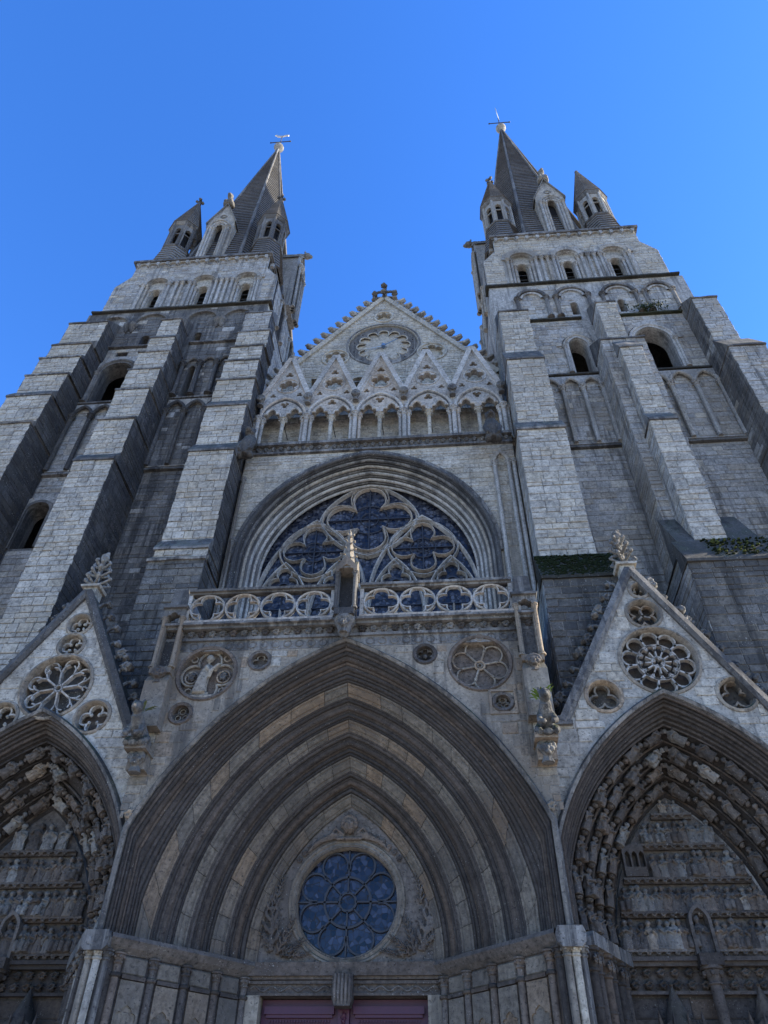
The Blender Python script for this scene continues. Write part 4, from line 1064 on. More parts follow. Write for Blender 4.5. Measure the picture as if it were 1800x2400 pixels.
def splay(a0, h0, y0, a1, h1, y1, cx, z0, n=20, at=None, zk=None, rt=None):
    """returns f(t,e) -> arch path on a splayed reveal; e lifts off the splay towards the opening"""
    d = Vector((a1-a0, y1-y0)).normalized(); ex, ey = d.y*-1, d.x       # towards smaller a, smaller y
    if ey > 0: ex, ey = -ex, -ey
    def f(t, e=0.):
        a = (lerp_tab(at, t) if at else a0+(a1-a0)*t)+ex*e; h = h0+(h1-h0)*t+ex*e*1.0; y = y0+(y1-y0)*t+ey*e
        return [(x, z, y) for x, z in stilted(a, lerp_tab(zk, t), z0+h, lerp_tab(rt, t), cx, z0, n)]
    return f
def splay_roll(T, f, t, r, e, mat, name='roll_moulding', n=7):
    """half-round roll on the splay"""
    dt = r/3.6
    m = MB(); m.loft([f(t-dt, e-r*.2), f(t-dt*.92, e+r*.35), f(t-dt*.5, e+r*.85), f(t, e+r), f(t+dt*.5, e+r*.85), f(t+dt*.92, e+r*.35), f(t+dt, e-r*.2)])
    return part(name, m, mat, T)

# ================================================================== central portal
CP = thing('portal', 'central doorway with deep plain arches stepping in under a pointed hood', 'portal', (0, 0, 0))
Z0 = 5.7
CZ = dict(at=[(0, 4.62), (.22, 4.27), (1, 2.0)], zk=[(0, 7.75), (.14, 7.35), (.23, 6.5), (.32, 5.95), (.5, 5.76), (1, 5.75)], rt=[(0, .096), (.14, .108), (.23, .135), (.32, .15), (.5, .151), (1, .137)])
f = splay(4.62, 6.75, .02, 2.0, 3.48, 2.5, 0, Z0, 23, **CZ)
def hoodC(o=0.): return stilted(4.64+o, 7.75+o*.4, Z0+6.78+o*1.2, .096, 0, Z0, 23)
m = MB(); m.loft([f(t, e) for t, e in ((0, 0), (.02, -.03), (.22, -.05), (.23, .0), (.34, .0), (.35, -.08), (.44, -.08), (.447, 0), (.55, 0), (.56, -.08), (.66, -.08), (.67, 0), (.795, 0), (.80, -.08), (.90, -.08), (.91, 0), (1.0, 0))], smooth=False)
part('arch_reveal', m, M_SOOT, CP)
for t, r, e in ((.0, .07, .03), (.03, .045, .02), (.058, .06, .01), (.092, .08, -.01), (.122, .04, .0), (.15, .07, -.01), (.178, .04, .0), (.205, .055, .0), (.228, .03, .01),
                (.332, .03, .02), (.35, .05, .0), (.372, .035, -.02), (.396, .075, -.02), (.42, .035, -.02), (.44, .045, .01), (.46, .03, .02),
                (.545, .03, .02), (.563, .05, .0), (.586, .035, -.02), (.612, .08, -.02), (.638, .035, -.02), (.658, .045, .0), (.68, .03, .02),
                (.785, .03, .02), (.803, .05, .0), (.828, .035, -.02), (.853, .075, -.02), (.878, .035, -.02), (.9, .045, .01)):
    splay_roll(CP, f, t, r, e, M_SOOT)
for (t0, t1) in ((.24, .325), (.468, .538), (.69, .778), (.915, .995)):
    A = part('archivolt', (lambda m: (m.loft([f(t0, .012), f(t1, .012)], smooth=False), m)[1])(MB()), M_SOOT, CP)
    sec = [(t0, .0), (t0, .045), (t0+.010, .05), (t0+.014, .022), (t0+.020, .022), (t0+.025, .05), (t1-.025, .05), (t1-.020, .022), (t1-.014, .022), (t1-.010, .05), (t1, .045), (t1, 0)]
    rings = [f(t, e) for t, e in sec]; npt = len(rings[0]); half = (npt-1)//2
    for sd in (0, 1):
        i = 0; R = random.Random(int(t0*1000)+sd)
        while i < half:
            st = R.choice((2, 2, 3)); j = min(half, i+st)
            if half-j == 1: j = half
            idx = range(i, j+1) if sd == 0 else range(half*2-j, half*2-i+1)
            rr = []
            for rg in rings:
                seg = [Vector(rg[k]) for k in idx]
                seg[0] = seg[0].lerp(seg[1], .03); seg[-1] = seg[-1].lerp(seg[-2], .03)
                rr.append([tuple(p) for p in seg])
            jo = R.uniform(-.009, .009); rr = [[(x, z, y+jo) for x, z, y in g_] for g_ in rr]; m = MB(); m.loft(rr, smooth=False)
            part('voussoir', m, M_BAND, A); i = j
# hood
m = MB(); hp = hoodC()
m.sweep(hp, [(-.02, .03), (-.02, -.12), (.05, -.16), (.11, -.08), (.12, .03)], closed_prof=False); part('hood_mould', m, M_STAIN, CP)
# spandrel wall with sunk roundels
arc = hoodC()
ol = [(-4.76, Z0), *arc, (4.76, Z0), (4.76, 9.9), (4.96, 9.95), (4.96, 12.35), (-4.96, 12.35), (-4.96, 9.95), (-4.76, 9.9)]
rnds = [(-3.6, 11.7, .74), (3.43, 11.74, .75), (-2.25, 12.02, .24), (2.05, 12.05, .24), (-4.05, 10.56, .24), (3.9, 10.62, .2)]
m = MB(); m.plate(ol, [circle(x, z, r, 28) for x, z, r in rnds], 0, .25, back=False); sw = part('spandrel_wall', m, M_PORT, CP)
masonry(CP, sw, M_PORT, front(0), -4.94, 4.94, 8.0, 12.3, holes=[hoodC(.24)]+[circle(x, z, r*1.15, 20) for x, z, r in rnds], course=.25, ln=(.32, .65), depth=.016)
m = MB(); m.box(-4.96, 4.96, Z0, 12.35, .26, .3) if False else m.plate([(-4.96, 10.2), (4.96, 10.2), (4.96, 12.35), (-4.96, 12.35)], [pointed(4.6, 6.6, 20, 0, Z0)], .17, .24) if False else None
for x, z, r in rnds:
    R_ = part('roundel', (lambda m: (m.sweep(circle(x, z, r, 32), [(.03, .2), (.02, -.03), (-.05, -.05), (-.08, 0)], True, closed_prof=False), m.add([(px, pz, .2) for px, pz in circle(x, z, r, 32)], [tuple(range(32))]), m)[2])(MB()), M_CARV, CP)
    def rb(pts, rad=.035, closed=True, mat=M_PORT, w=.14):
        q = MB(); q.roll(pts, rad, w, closed, 6); return part('tracery', q, mat, R_)
    if x < -3 and r > .5:
        rb(foil(x, z, 4, .70, PI/4*0+PI/2, 10), .035)
        for dx in (-.42, .42):
            rb(circle(x+dx, z-.05, .17, 14), .025); put('leaf_boss', TUFT, M_STAIN, R_, (x+dx, .15, z-.05), .4)
        for dx, dz in ((-.44, -.46), (.44, -.46), (.44, .5), (-.44, .5)): rb(circle(x+dx, z+dz, .09, 8), .02)
        K = MB()       # kneeling figure, turned right with joined hands
        K.tube([(-.12, -.52, 0), (-.1, -.25, .0), (-.04, .1, 0), (.0, .3, 0)], [.2, .16, .13, .07], 10, sq=.6); K.tube([(-.28, -.55, .0), (.12, -.55, 0)], [.09, .12], 7, sq=.6)
        K.ball(.02, .45, -.02, .1, .12, .09); K.ball(.1, .44, -.03, .03, .04, .03)
        K.tube([(-.02, .22, -.06), (.12, .05, -.12), (.3, .26, -.12)], [.07, .06, .035], 7); K.tube([(.05, .24, .0), (.2, .12, -.02), (.32, .28, -.08)], [.06, .05, .03], 7)
        K.tube([(.12, .05, -.12), (.1, -.12, -.1)], [.06, .03], 6)
        for k in range(6): K.tube([(-.22+k*.055, -.5, -.12), (-.16+k*.04, -.1, -.1), (-.1+k*.03, .15, -.07)], [.022, .02, .014], 5)
        K.box(-.34, .26, -.66, -.57, -.12, .05)
        put('kneeling_figure', sculpt(K, 'kneeling_figure', .022, .002), M_PORT, R_, (x-.02, .1, z-.02), 1.08, label='pale kneeling figure with joined hands')
    elif r > .5:
        rb(circle(x, z, .12, 14), .03); rb(circle(x, z, .06, 10), .02)
        for k in range(6):
            t = k*PI/3+.2
            rb([(x+.13*math.cos(t), z+.13*math.sin(t)), (x+.46*math.cos(t), z+.46*math.sin(t))], .028, False)
            c_, s_ = math.cos(t+PI/6), math.sin(t+PI/6)
            rb([(x+.46*c_+.25*math.cos(t+PI/6+u), z+.46*s_+.25*math.sin(t+PI/6+u)) for u in np.linspace(-2.1, 2.1, 12)], .025, False)
    else:
        k = 6 if abs(x-2.05) < .1 else 4 if x < -2 and z > 11 else 3
        rb(foil(x, z, k, r*.95, PI/2, 6), .022, True, M_STAIN, .12)
        if k == 6: q = MB(); q.ball(x, z, .14, .07, n=8, m=5); part('boss', q, M_STAIN, R_)
        if k == 3:
            for i in range(3): rb(circle(x+.11*math.cos(PI/2+i*2.094), z+.11*math.sin(PI/2+i*2.094), .07, 8), .015)
m = MB(); m.sweep([(3.6, 10.32), (4.2, 10.32), (4.2, 10.92), (3.6, 10.92)], [(.03, .0), (.03, -.04), (-.03, -.04), (-.03, .0)], True, False); part('square_frame', m, M_PORT, CP)
m = MB(); m.box(4.42, 4.6, 12.0, 12.2, -.025, .02); part('painted_putlog_hole', m, M_VOID, CP)  # shallow near-black box imitating a shaded hole
# frieze and cornice under the balustrade
m = MB(); m.box(-4.96, 4.96, 12.36, 12.66, .0, 3.0); m.box(-4.96, 4.96, 12.66, 12.74, -.07, 3.0); m.box(-4.98, 4.98, 12.74, 12.95, -.02, 3.0); m.box(-5.0, 5.0, 12.95, 13.03, -.2, 3.0); m.box(-5.0, 5.0, 13.03, 13.1, -.3, 3.0)
fr = part('cornice', m, M_STAIN, CP)
for k in range(31):
    x = -4.72+k*.315
    if abs(x) < .35: continue
    q = MB(); q.roll(circle(x, 12.51, .1, 12), .02, -.005, True, 6); part('frieze_ring', q, M_STAIN, fr)
for k in range(34):
    x = -4.8+k*.29
    if abs(x) < .3: continue
    put('carved_leaf', TUFT, M_STAIN if k % 3 else M_SOOT, fr, (x, -.02, 12.85), (.36, .5, .34))
lay_blocks(CP, 220)
# terrace slab and flanks behind the spandrel
m = MB(); m.box(-4.96, -4.7, 9.0, 13.0, .26, 3.0); m.box(4.7, 4.96, 9.0, 13.0, .26, 3.0); part('side_wall', m, M_STAIN, CP)

# ---- tympanum with the round window
TY = 2.5
ty = pointed(2.0, 3.48, 20, 0, Z0)
m = MB(); m.plate(ty, [circle(-.02, 7.0, 1.2, 44)], TY, TY+.3); tym = part('tympanum', m, M_CARV, CP)
m = MB(); m.sweep(circle(-.02, 7.0, 1.2, 44), [(.02, TY+.3), (.02, TY+.05), (-.04, TY-.02), (-.10, TY+.0), (-.13, TY-.03), (-.17, TY-.03), (-.19, TY)], True, closed_prof=False); part('window_ring', m, M_PORT, CP)
def leaf_mesh(seed, n=5):
    """long acanthus frond with paired lobes, 1 m tall, in relief facing -y"""
    R = random.Random(seed); b = MB(); sp = [(.12*math.sin(2.2*t), t, -.05-.05*math.sin(PI*t)) for t in np.linspace(0, 1, 7)]
    b.tube(sp, [.05, .05, .045, .04, .035, .025, .015], 6)
    for i in range(1, 7):
        x, z, y = sp[i][0], sp[i][1], sp[i][2]
        for q in (-1, 1):
            l = .34*(1-.45*i/6)*R.uniform(.8, 1.15)
            b.tube([(x, z-.1, y), (x+q*l*.55, z+.02, y-.05), (x+q*l, z+.14, y+.0)], [.035, .065*(1-.4*i/6), .02], 6, sq=.5)
            b.tube([(x+q*l*.5, z+.01, y-.04), (x+q*l*.6, z+.14, y-.02)], [.04, .015], 5, sq=.5)
    b.box(-.1, .1, -.02, .06, -.06, .03)
    return sculpt(b, 'acanthus_frond', .025, .003)
FROND = [leaf_mesh(1), leaf_mesh(2)]
for q in (-1, 1):
    for (x, z, ang, sc) in ((1.72, 5.95, -.15, 1.35), (1.55, 5.88, .35, .75), (1.45, 5.84, .95, .55), (1.2, 5.84, 1.4, .4), (1.75, 6.0, -.6, .42), (1.72, 6.9, .18, .6)):
        u = Vector((-q*math.sin(ang), 0, math.cos(ang))); r_ = Vector((math.cos(ang)*q, 0, q*math.sin(ang)*q)) if False else Vector((math.cos(ang), 0, q*math.sin(ang)))
        put('acanthus_frond', FROND[0 if sc > .6 else 1], M_CARV, tym, (q*x, TY-.005, z), (sc*.62, .75, sc), right=r_, up=u)
    put('rosette', TUFT, M_CARV, tym, (q*1.28, TY-.0, 5.92), .42)
    for k in range(7):
        t = .62+k*.125; rr = 1.5
        put('grape_cluster', TUFT, M_CARV, tym, (q*rr*math.cos(t), TY-.01, 7.0+rr*math.sin(t)*1.02), .24)
W = MB()      # winged head at the apex
W.ball(0, 0, -.1, .16, .2, .16); W.ball(0, -.03, -.26, .035, .06, .04); W.ball(0, -.11, -.23, .06, .025, .03)
for q in (-1, 1):
    W.ball(q*.07, .04, -.24, .04, .025, .02, 6, 4)
    for k in range(6): W.tube([(q*.12, -.2, -.04), (q*(.35+.09*k), -.14-.05*k+.1*(k == 0), -.1), (q*(.55+.1*k), -.3-.07*k, -.04)], [.04, .05, .02], 5, sq=.5)
for k in range(10): t = -.3+3.74*k/9; W.ball(.17*math.cos(t), .06+.19*math.sin(t), -.09, .06, .06, .08, 6, 4)
for k in range(7): W.ball(-.27+.09*k, -.3, -.08, .07, .05, .06, 6, 4)
put('winged_head', sculpt(W, 'winged_head', .02, .002), M_CARV, tym, (-.02, TY-.0, 8.66), 1.0, label='curly winged head at the top of the tympanum')

RW = thing('rose_window', 'round blue window with eight petals above the central door', 'window', (-.02, TY+.2, 5.8))
m = MB(); m.add([(x, z, TY+.24) for x, z in circle(-.02, 7.0, 1.22, 40)], [tuple(range(40))]); part('glass', m, M_ROSE, RW)
def lead(pts, r=.028, closed=False, name='glazing_bar'):
    q = MB(); q.sweep(pts, [(r, TY+.24), (r, TY+.17), (-r, TY+.17), (-r, TY+.24)], closed, False); part(name, q, M_LEAD, RW)
cx_, cz_ = -.02, 7.0
lead(circle(cx_, cz_, .2, 20), .025, True); lead(circle(cx_, cz_, .55, 28), .025, True)
for k in range(8):
    t = k*PI/4; lead([(cx_+.2*math.cos(t), cz_+.2*math.sin(t)), (cx_+(1.2 if k % 2 == 0 else .82)*math.cos(t), cz_+(1.2 if k % 2 == 0 else .82)*math.sin(t))], .018)
    t += PI/8; c, s_ = math.cos(t), math.sin(t)
    lead([(cx_+.86*c+.31*math.cos(t+u), cz_+.86*s_+.31*math.sin(t+u)) for u in np.linspace(-2.2, 2.2, 16)], .02, False, 'petal_bar')
# ---- lintel, frieze, bracket
m = MB(); m.box(-2.25, 2.25, 5.44, Z0, TY-.12, TY+.4); m.box(-2.2, 2.2, 5.38, 5.44, TY-.06, TY+.4); li = part('lintel', m, M_CARV, CP)
m = MB(); m.box(-2.15, 2.15, 5.08, 5.38, TY+.02, TY+.4); m.box(-2.1, 2.1, 5.30, 5.36, TY-.04, TY+.05); m.box(-2.1, 2.1, 5.08, 5.13, TY-.04, TY+.05); part('frieze', m, M_CARV, CP)
for q in (-1, 1):
    pts = [(q*(.32+1.75*t), 5.215+.045*math.sin(t*9*PI)) for t in np.linspace(0, 1, 60)]
    m = MB(); m.roll(pts, .022, TY+.01, False, 6); part('wave_scroll', m, M_CARV, li)
    for k in range(9):
        x = q*(.42+k*.195); m = MB(); m.roll([(x+.045*math.cos(u)*(1-u/9), 5.215+(-.03 if k % 2 else .03)+.045*math.sin(u)*(1-u/9)) for u in np.linspace(0, 6.5, 14)], .014, TY+.012, False, 5); part('wave_curl', m, M_CARV, li)
B = MB(); B.prism([(-.22, 5.46), (-.22, 5.0), (-.17, 4.86), (.17, 4.86), (.22, 5.0), (.22, 5.46)][::-1], TY-.26, TY+.1)
br = part('door_bracket', B, M_CARV, CP)
for k in range(5):
    q = MB(); x = -.16+k*.08; q.tube([(x, 5.44, TY-.26), (x, 5.1, TY-.3), (x, 4.9, TY-.24)], [.03, .04, .03], 6); part('flute', q, M_CARV, br)
# ---- doors
for q in (-1, 1):
    D = thing('door_leaf', 'plum red panelled door leaf, %s of the bracket' % ('left' if q < 0 else 'right'), 'door', (q*.95, 2.75, 0), 'central double door')
    x0, x1 = (-1.82, -.13) if q < 0 else (.13, 1.82)
    m = MB(); m.box(x0, x1, 0, 5.06, 2.78, 2.86); part('board', m, M_DOOR, D)
    m = MB(); m.box(x0+.08, x1-.08, 4.78, 4.92, 2.66, 2.78); m.box(x0+.12, x1-.12, 4.72, 4.78, 2.70, 2.78); part('door_cornice', m, M_DOOR, D)
    for z0, z1 in ((3.3, 4.55), (1.7, 3.1), (.3, 1.5)):
        m = MB(); m.sweep([(x0+.22, z0), (x1-.22, z0), (x1-.22, z1), (x0+.22, z1)], [(.05, 2.78), (.04, 2.72), (-.04, 2.72), (-.05, 2.78)], True, False, False); part('panel_moulding', m, M_DOOR, D)
    for k in range(22):
        m = MB(); xx = x0+.2+k*(x1-x0-.4)/21; m.box(xx-.015, xx+.015, 4.64, 4.69, 2.73, 2.78); part('dentil', m, M_DOOR, D)
    put('carved_swag', TUFT, M_DOOR, D, ((x0+x1)/2, 2.77, 4.42), (.9, .4, .35))
    for k in (-1, 1): put('carved_swag', TUFT, M_DOOR, D, ((x0+x1)/2+k*.4, 2.77, 4.4), (.45, .3, .2))
DP = part('door_post', (lambda m: (m.box(-.12, .12, 0, 4.9, 2.68, 2.85), m)[1])(MB()), M_DOOR, CP)
for k in range(6): put('carved_leaf', TUFT, M_DOOR, DP, (0, 2.68, 4.7-k*.3), (.2, .25, .35))
for xj in (-2.3, 1.83): m = MB(); m.box(xj, xj+.47, 0, 5.08, 2.42, 3.0); part('door_jamb', m, M_PORT, CP)
# ---- splayed jambs
for q in (-1, 1):
    po, pi_ = Vector((q*4.42, .12, 0)), Vector((q*2.18, 2.45, 0))
    a, b = (po, pi_) if q < 0 else (pi_, po); U = (b-a); L = U.length; U.normalize(); F_ = frame(a, U)
    u_of = (lambda t: t*L) if q < 0 else (lambda t: (1-t)*L)      # t from outer to inner
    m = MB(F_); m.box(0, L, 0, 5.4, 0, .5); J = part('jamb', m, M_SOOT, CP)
    ts = (.06, .30, .535, .765, .985)
    for t in ts:
        m = MB(F_); m.shaft(u_of(t), -.03, .3, 5.4, .075, cap=.2, n=10, bell=1.5); part('shaft', m, M_CARV, J)
        m = MB(F_); m.lathe(u_of(t), -.04, [(.085, 4.98), (.105, 5.0), (.105, 5.04), (.085, 5.06)], 10); part('shaft_ring', m, M_SOOT, J)
    for k in range(4):
        u0, u1 = sorted((u_of(ts[k]), u_of(ts[k+1]))); u0 += .13; u1 -= .13; uc = (u0+u1)/2; a_ = (u1-u0)/2-.05
        m = MB(F_); m.box(u0, u1, 4.98, 5.05, -.07, 0); part('band', m, M_SOOT, J)
        m = MB(F_); m.cbox(u0, u1, 5.07, 5.37, -.03, 0); part('panel', m, M_BAND, J)
        ar = [(uc-a_, 3.0)]+tref(uc, 4.35, a_, .62)+[(uc+a_, 3.0)]
        m = MB(F_); m.plate([(u0, 0.4), (u1, .4), (u1, 4.96), (u0, 4.96)], [[(uc-a_, .5)]+ar[1:-1]+[(uc+a_, .5)]], -.05, 0, back=False); part('panel', m, M_BAND, J)
        m = MB(F_); m.box(uc-a_-.01, uc+a_+.01, .45, 4.96, -.018, -.001); part('sunk_panel', m, M_BAND, J)
    # impost following the splay
    m = MB(F_)
    m.add([(-.12, 5.4, -.02), (L+.12, 5.4, -.02), (L+.12, 5.5, -.12), (-.12, 5.5, -.12), (-.12, 5.62, -.2), (L+.12, 5.62, -.2), (L+.12, 5.7, -.17), (-.12, 5.7, -.17), (-.12, 5.71, .5), (L+.12, 5.71, .5)],
          [(0, 1, 2, 3), (3, 2, 5, 4), (4, 5, 6, 7), (7, 6, 9, 8)])
    part('impost', m, M_CARV, CP)
    # pier between the portals
    m = MB(); x = q*4.67; m.box(x-.22, x+.22, 0, 5.4, .05, 1.5); P_ = part('pier', m, M_STAIN, CP)
    for dx, mt in ((-.24, M_SOOT), (-.1, M_PORT), (.06, M_LIGHT), (.2, M_STAIN)):
        m = MB(); m.shaft(x+dx*1.0, -.02 if abs(dx) < .15 else .08, .3, 5.42, .075, cap=.2, n=8); part('shaft', m, mt, P_)
    m = MB(); m.prism([(x-.27, 5.44), (x-.29, 5.6), (x-.24, 5.72), (x+.24, 5.72), (x+.29, 5.6), (x+.27, 5.44), (x+.18, 5.36), (x-.18, 5.36)][::-1], -.2, .6); part('impost_block', m, M_STAIN, P_)
    put('leaf_boss', TUFT, M_PORT, P_, (x, -.08, 8.05), .38)

# ================================================================== side portals and their gables
SZ = dict(at=[(0, 2.98), (.28, 2.80), (1, 1.76)], zk=[(0, 7.5), (.28, 7.0), (.6, 6.4), (1, 5.85)], rt=[(0, .1), (.28, .115), (1, .134)])
def hoodS(cx, o=0.): return stilted(2.99+o, 7.5+o*.4, 5.75+5.13+o*1.2, .1, cx, 5.75, 17)
def side_portal(q):
    cx = q*7.78; side = 'left' if q < 0 else 'right'
    T = thing('portal', {'left': 'left carved doorway with blackened reliefs and battered archivolt figures', 'right': 'right carved doorway with crowded grey reliefs and rows of archivolt figures'}[side], 'portal', (cx, .3, 0))
    z0 = 5.75; f = splay(2.98, 5.1, .32, 1.75, 3.42, 2.3, cx, z0, 17, **SZ)
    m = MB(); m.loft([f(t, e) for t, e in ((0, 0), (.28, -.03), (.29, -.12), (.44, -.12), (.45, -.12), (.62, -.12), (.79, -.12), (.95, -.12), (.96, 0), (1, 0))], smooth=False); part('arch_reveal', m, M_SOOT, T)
    for t, r, e in ((.0, .07, .02), (.045, .05, .01), (.09, .075, -.02), (.14, .045, -.01), (.19, .07, -.03), (.24, .045, -.02), (.285, .035, 0), (.455, .035, -.06), (.625, .035, -.06), (.795, .035, -.06), (.955, .04, -.04)):
        splay_roll(T, f, t, r, e, M_SOOT)
    m = MB(); m.sweep(hoodS(cx), [(-.02, .32), (-.02, .2), (.05, .16), (.1, .22), (.11, .32)], closed_prof=False); part('hood_mould', m, M_STAIN, T)
    # figures up the archivolts
    R = random.Random(11+q)
    for ri, t in enumerate((.37, .54, .71, .88)):
        path = f(t, .02); A = [Vector((x, y, z)) for x, z, y in path]; half = (len(A)-1)//2
        inn = [Vector((x, y, z)) for x, z, y in f(t, .3)]
        seg = [0]
        for i in range(half): seg.append(seg[-1]+(A[i+1]-A[i]).length)
        tot = seg[-1]; n = (8, 7, 7, 6)[ri]; hgt = tot/n*.96
        for sd in (0, 1):
            for k in range(n):
                d = tot*k/n+.06
                i = max(j for j in range(half) if seg[j] <= d); w_ = (d-seg[i])/(seg[i+1]-seg[i])
                ii, jj = (i, i+1) if sd == 0 else (2*half-i, 2*half-i-1)
                p = A[ii].lerp(A[jj], w_); up = (A[jj]-A[ii]).normalized(); o = (inn[ii]-A[ii]); o = (o-up*o.dot(up)).normalized()
                if q < 0 and R.random() < .06: continue
                r_ = (-o).cross(up).normalized(); s_ = hgt*.98
                jit = R.uniform(-.12, .12); r2 = (r_*math.cos(jit)+o*math.sin(jit)).normalized()
                fg = put('archivolt_figure', R.choice(SEAT+FIG if ri != 3 else FIG), M_CARV if R.random() < .8 else M_RUIN, T, p+up*.1-o*.02, (s_*R.uniform(.9, 1.08), s_*1.1, s_*.9), right=r2, up=up)
                inst('leaf_console', CONS, M_CARV, fg, basis(p+up*.07, r_*s_*.8, up.cross(r_).normalized()*s_*.7, up*s_*.7))
    # tympanum with registers of relief figures
    ty_ = 2.3; arc = pointed(1.76, 3.42, 18, cx, z0)
    m = MB(); m.plate(arc, [], ty_, ty_+.3); tm = part('tympanum', m, M_CARV, T)
    regs = (5.84, 6.58, 7.28, 8.02, 8.72) if q > 0 else (5.84, 6.6, 7.36, 8.1)
    for i, z in enumerate(regs):
        R1 = (1.76**2+3.42**2)/(2*1.76); wz = lambda zz: max(.05, 1.76-R1+math.sqrt(max(0, R1*R1-(zz-z0)**2)))
        hw = wz(z)-.06; top = regs[i+1]-.1 if i+1 < len(regs) else min(z+.75, 9.1)
        m = MB(); m.box(cx-hw, cx+hw, z-.05, z, ty_-.2, ty_); m.box(cx-hw, cx+hw, z-.11, z-.05, ty_-.1, ty_); sh = part('register_ledge', m, M_CARV, tm)
        for k in range(int(hw*2/.2)): put('carved_leaf', TUFT, M_CARV, sh, (cx-hw+.1+k*.2, ty_-.15, z-.06), (.24, .24, .2))
        hh = top-z; n = int(2*wz(z+hh*.6)/(.215 if q < 0 else .175))
        if i == len(regs)-1: n = max(3, n-2)
        for k in range(n):
            x = cx+(k-(n-1)/2)*(2*wz(z+hh*.6)-.25)/max(1, n-1)
            if q > 0 and i == 2 and x < cx-.75: continue
            s_ = hh*R.uniform(.82, .98); yw = R.uniform(-.5, .5); lean = R.uniform(-.12, .12)
            big = R.random() < .22
            fig = put('relief_figure', R.choice(SEAT if big else FIG), M_CARV if R.random() < .6 else M_RUIN, tm, (x, ty_-.09, z-.02), (s_*1.15, s_*1.25, s_), right=(math.cos(yw), math.sin(yw), 0), up=(lean, 0, 1))
    if q > 0:      # little arcaded house in the second register
        m = MB(); m.plate([(cx-1.35, 7.3), (cx-.85, 7.3), (cx-.85, 7.95), (cx-1.1, 8.0), (cx-1.35, 7.95)], [[(cx-1.3+j*.16, 7.5)]+pointed(.06, .1, 4, cx-1.24+j*.16, 7.75)+[(cx-1.18+j*.16, 7.5)] for j in range(3)], ty_-.22, ty_); part('carved_house', m, M_CARV, tm)
    # lintel mouldings and leaf frieze
    m = MB(); m.box(cx-1.8, cx+1.8, 5.62, 5.7, ty_-.22, ty_+.3); m.box(cx-1.8, cx+1.8, 5.54, 5.62, ty_-.14, ty_+.3); m.box(cx-1.78, cx+1.78, 5.1, 5.54, ty_+.02, ty_+.3); m.box(cx-1.78, cx+1.78, 5.04, 5.1, ty_-.08, ty_+.3); li = part('lintel', m, M_SOOT, T)
    for k in range(12):
        for j in (0, 1): put('carved_leaf', TUFT, M_SOOT, li, (cx-1.6+k*.29, ty_+.0, 5.43-j*.22), (.36, .5, .27))
    m = MB(); m.box(cx-1.78, cx+1.78, 0, 5.04, ty_+.05, ty_+.4); dw = part('door_wall', m, M_SOOT, T)
    masonry(T, dw, M_SOOT, front(ty_+.05), cx-1.75, cx+1.75, 2.5, 5.0, course=.36, ln=(.5, .9), depth=.02)
    # trumeau shaft with canopied figure
    m = MB(); m.shaft(cx-.0, ty_-.2, .2, 5.5, .12, cap=.34, n=10, bell=1.7); part('trumeau_shaft', m, M_SOOT, T)
    m = MB(); m.box(cx-.24, cx+.24, 5.5, 5.72, ty_-.42, ty_); part('trumeau_impost', m, M_SOOT, T)
    N_ = part('niche_canopy', (lambda m: (m.sweep([(cx-.2, 5.72)]+pointed(.2, .3, 6, cx, 6.35)+[(cx+.2, 5.72)], [(.04, ty_), (.04, ty_-.3), (-.03, ty_-.3), (-.03, ty_)], closed_prof=False, smooth=False), m)[1])(MB()), M_CARV, T)
    put('niche_figure', FIG[1], M_CARV, T, (cx, ty_-.15, 5.73), (.75, .8, .75))
    # gothic canopies over the doors below
    for sx in (-1, 1):
        x = cx+sx*.88
        c = MB(); c.prism([(x-.42, 4.1), (x-.42, 4.42), (x, 4.95), (x+.42, 4.42), (x+.42, 4.1)][::-1], ty_-.3, ty_-.0) if False else c.plate([(x-.45, 3.8), (x-.45, 4.4), (x-.2, 4.55), (x, 4.4), (x+.2, 4.55), (x+.45, 4.4), (x+.45, 3.8)], [[(x-.38, 3.8+.02)]+pointed(.15, .35, 5, x-.22, 4.0)+[(x-.06, 3.82)], [(x+.06, 3.82)]+pointed(.15, .35, 5, x+.22, 4.0)+[(x+.38, 3.82)]], ty_-.35, ty_); cn = part('door_canopy', c, M_SOOT, T)
        c = MB(); c.lathe(x, ty_-.12, [(.34, 4.42), (.30, 4.5), (.02, 5.16), (.05, 5.2), (.0, 5.26)], 8); part('canopy_spire', c, M_SOOT, cn)
        for k in range(4):
            c = MB(); c.lathe(x+(-.42, -.14, .14, .42)[k], ty_-.36, [(.045, 4.35), (.05, 4.5), (.0, 4.72)], 6); part('pinnacle', c, M_SOOT, cn)
        for k in (-.22, .22):
            c = MB(); c.roll(pointed(.15, .35, 6, x+k, 4.0), .03, ty_-.36); part('arch_moulding', c, M_SOOT, cn)
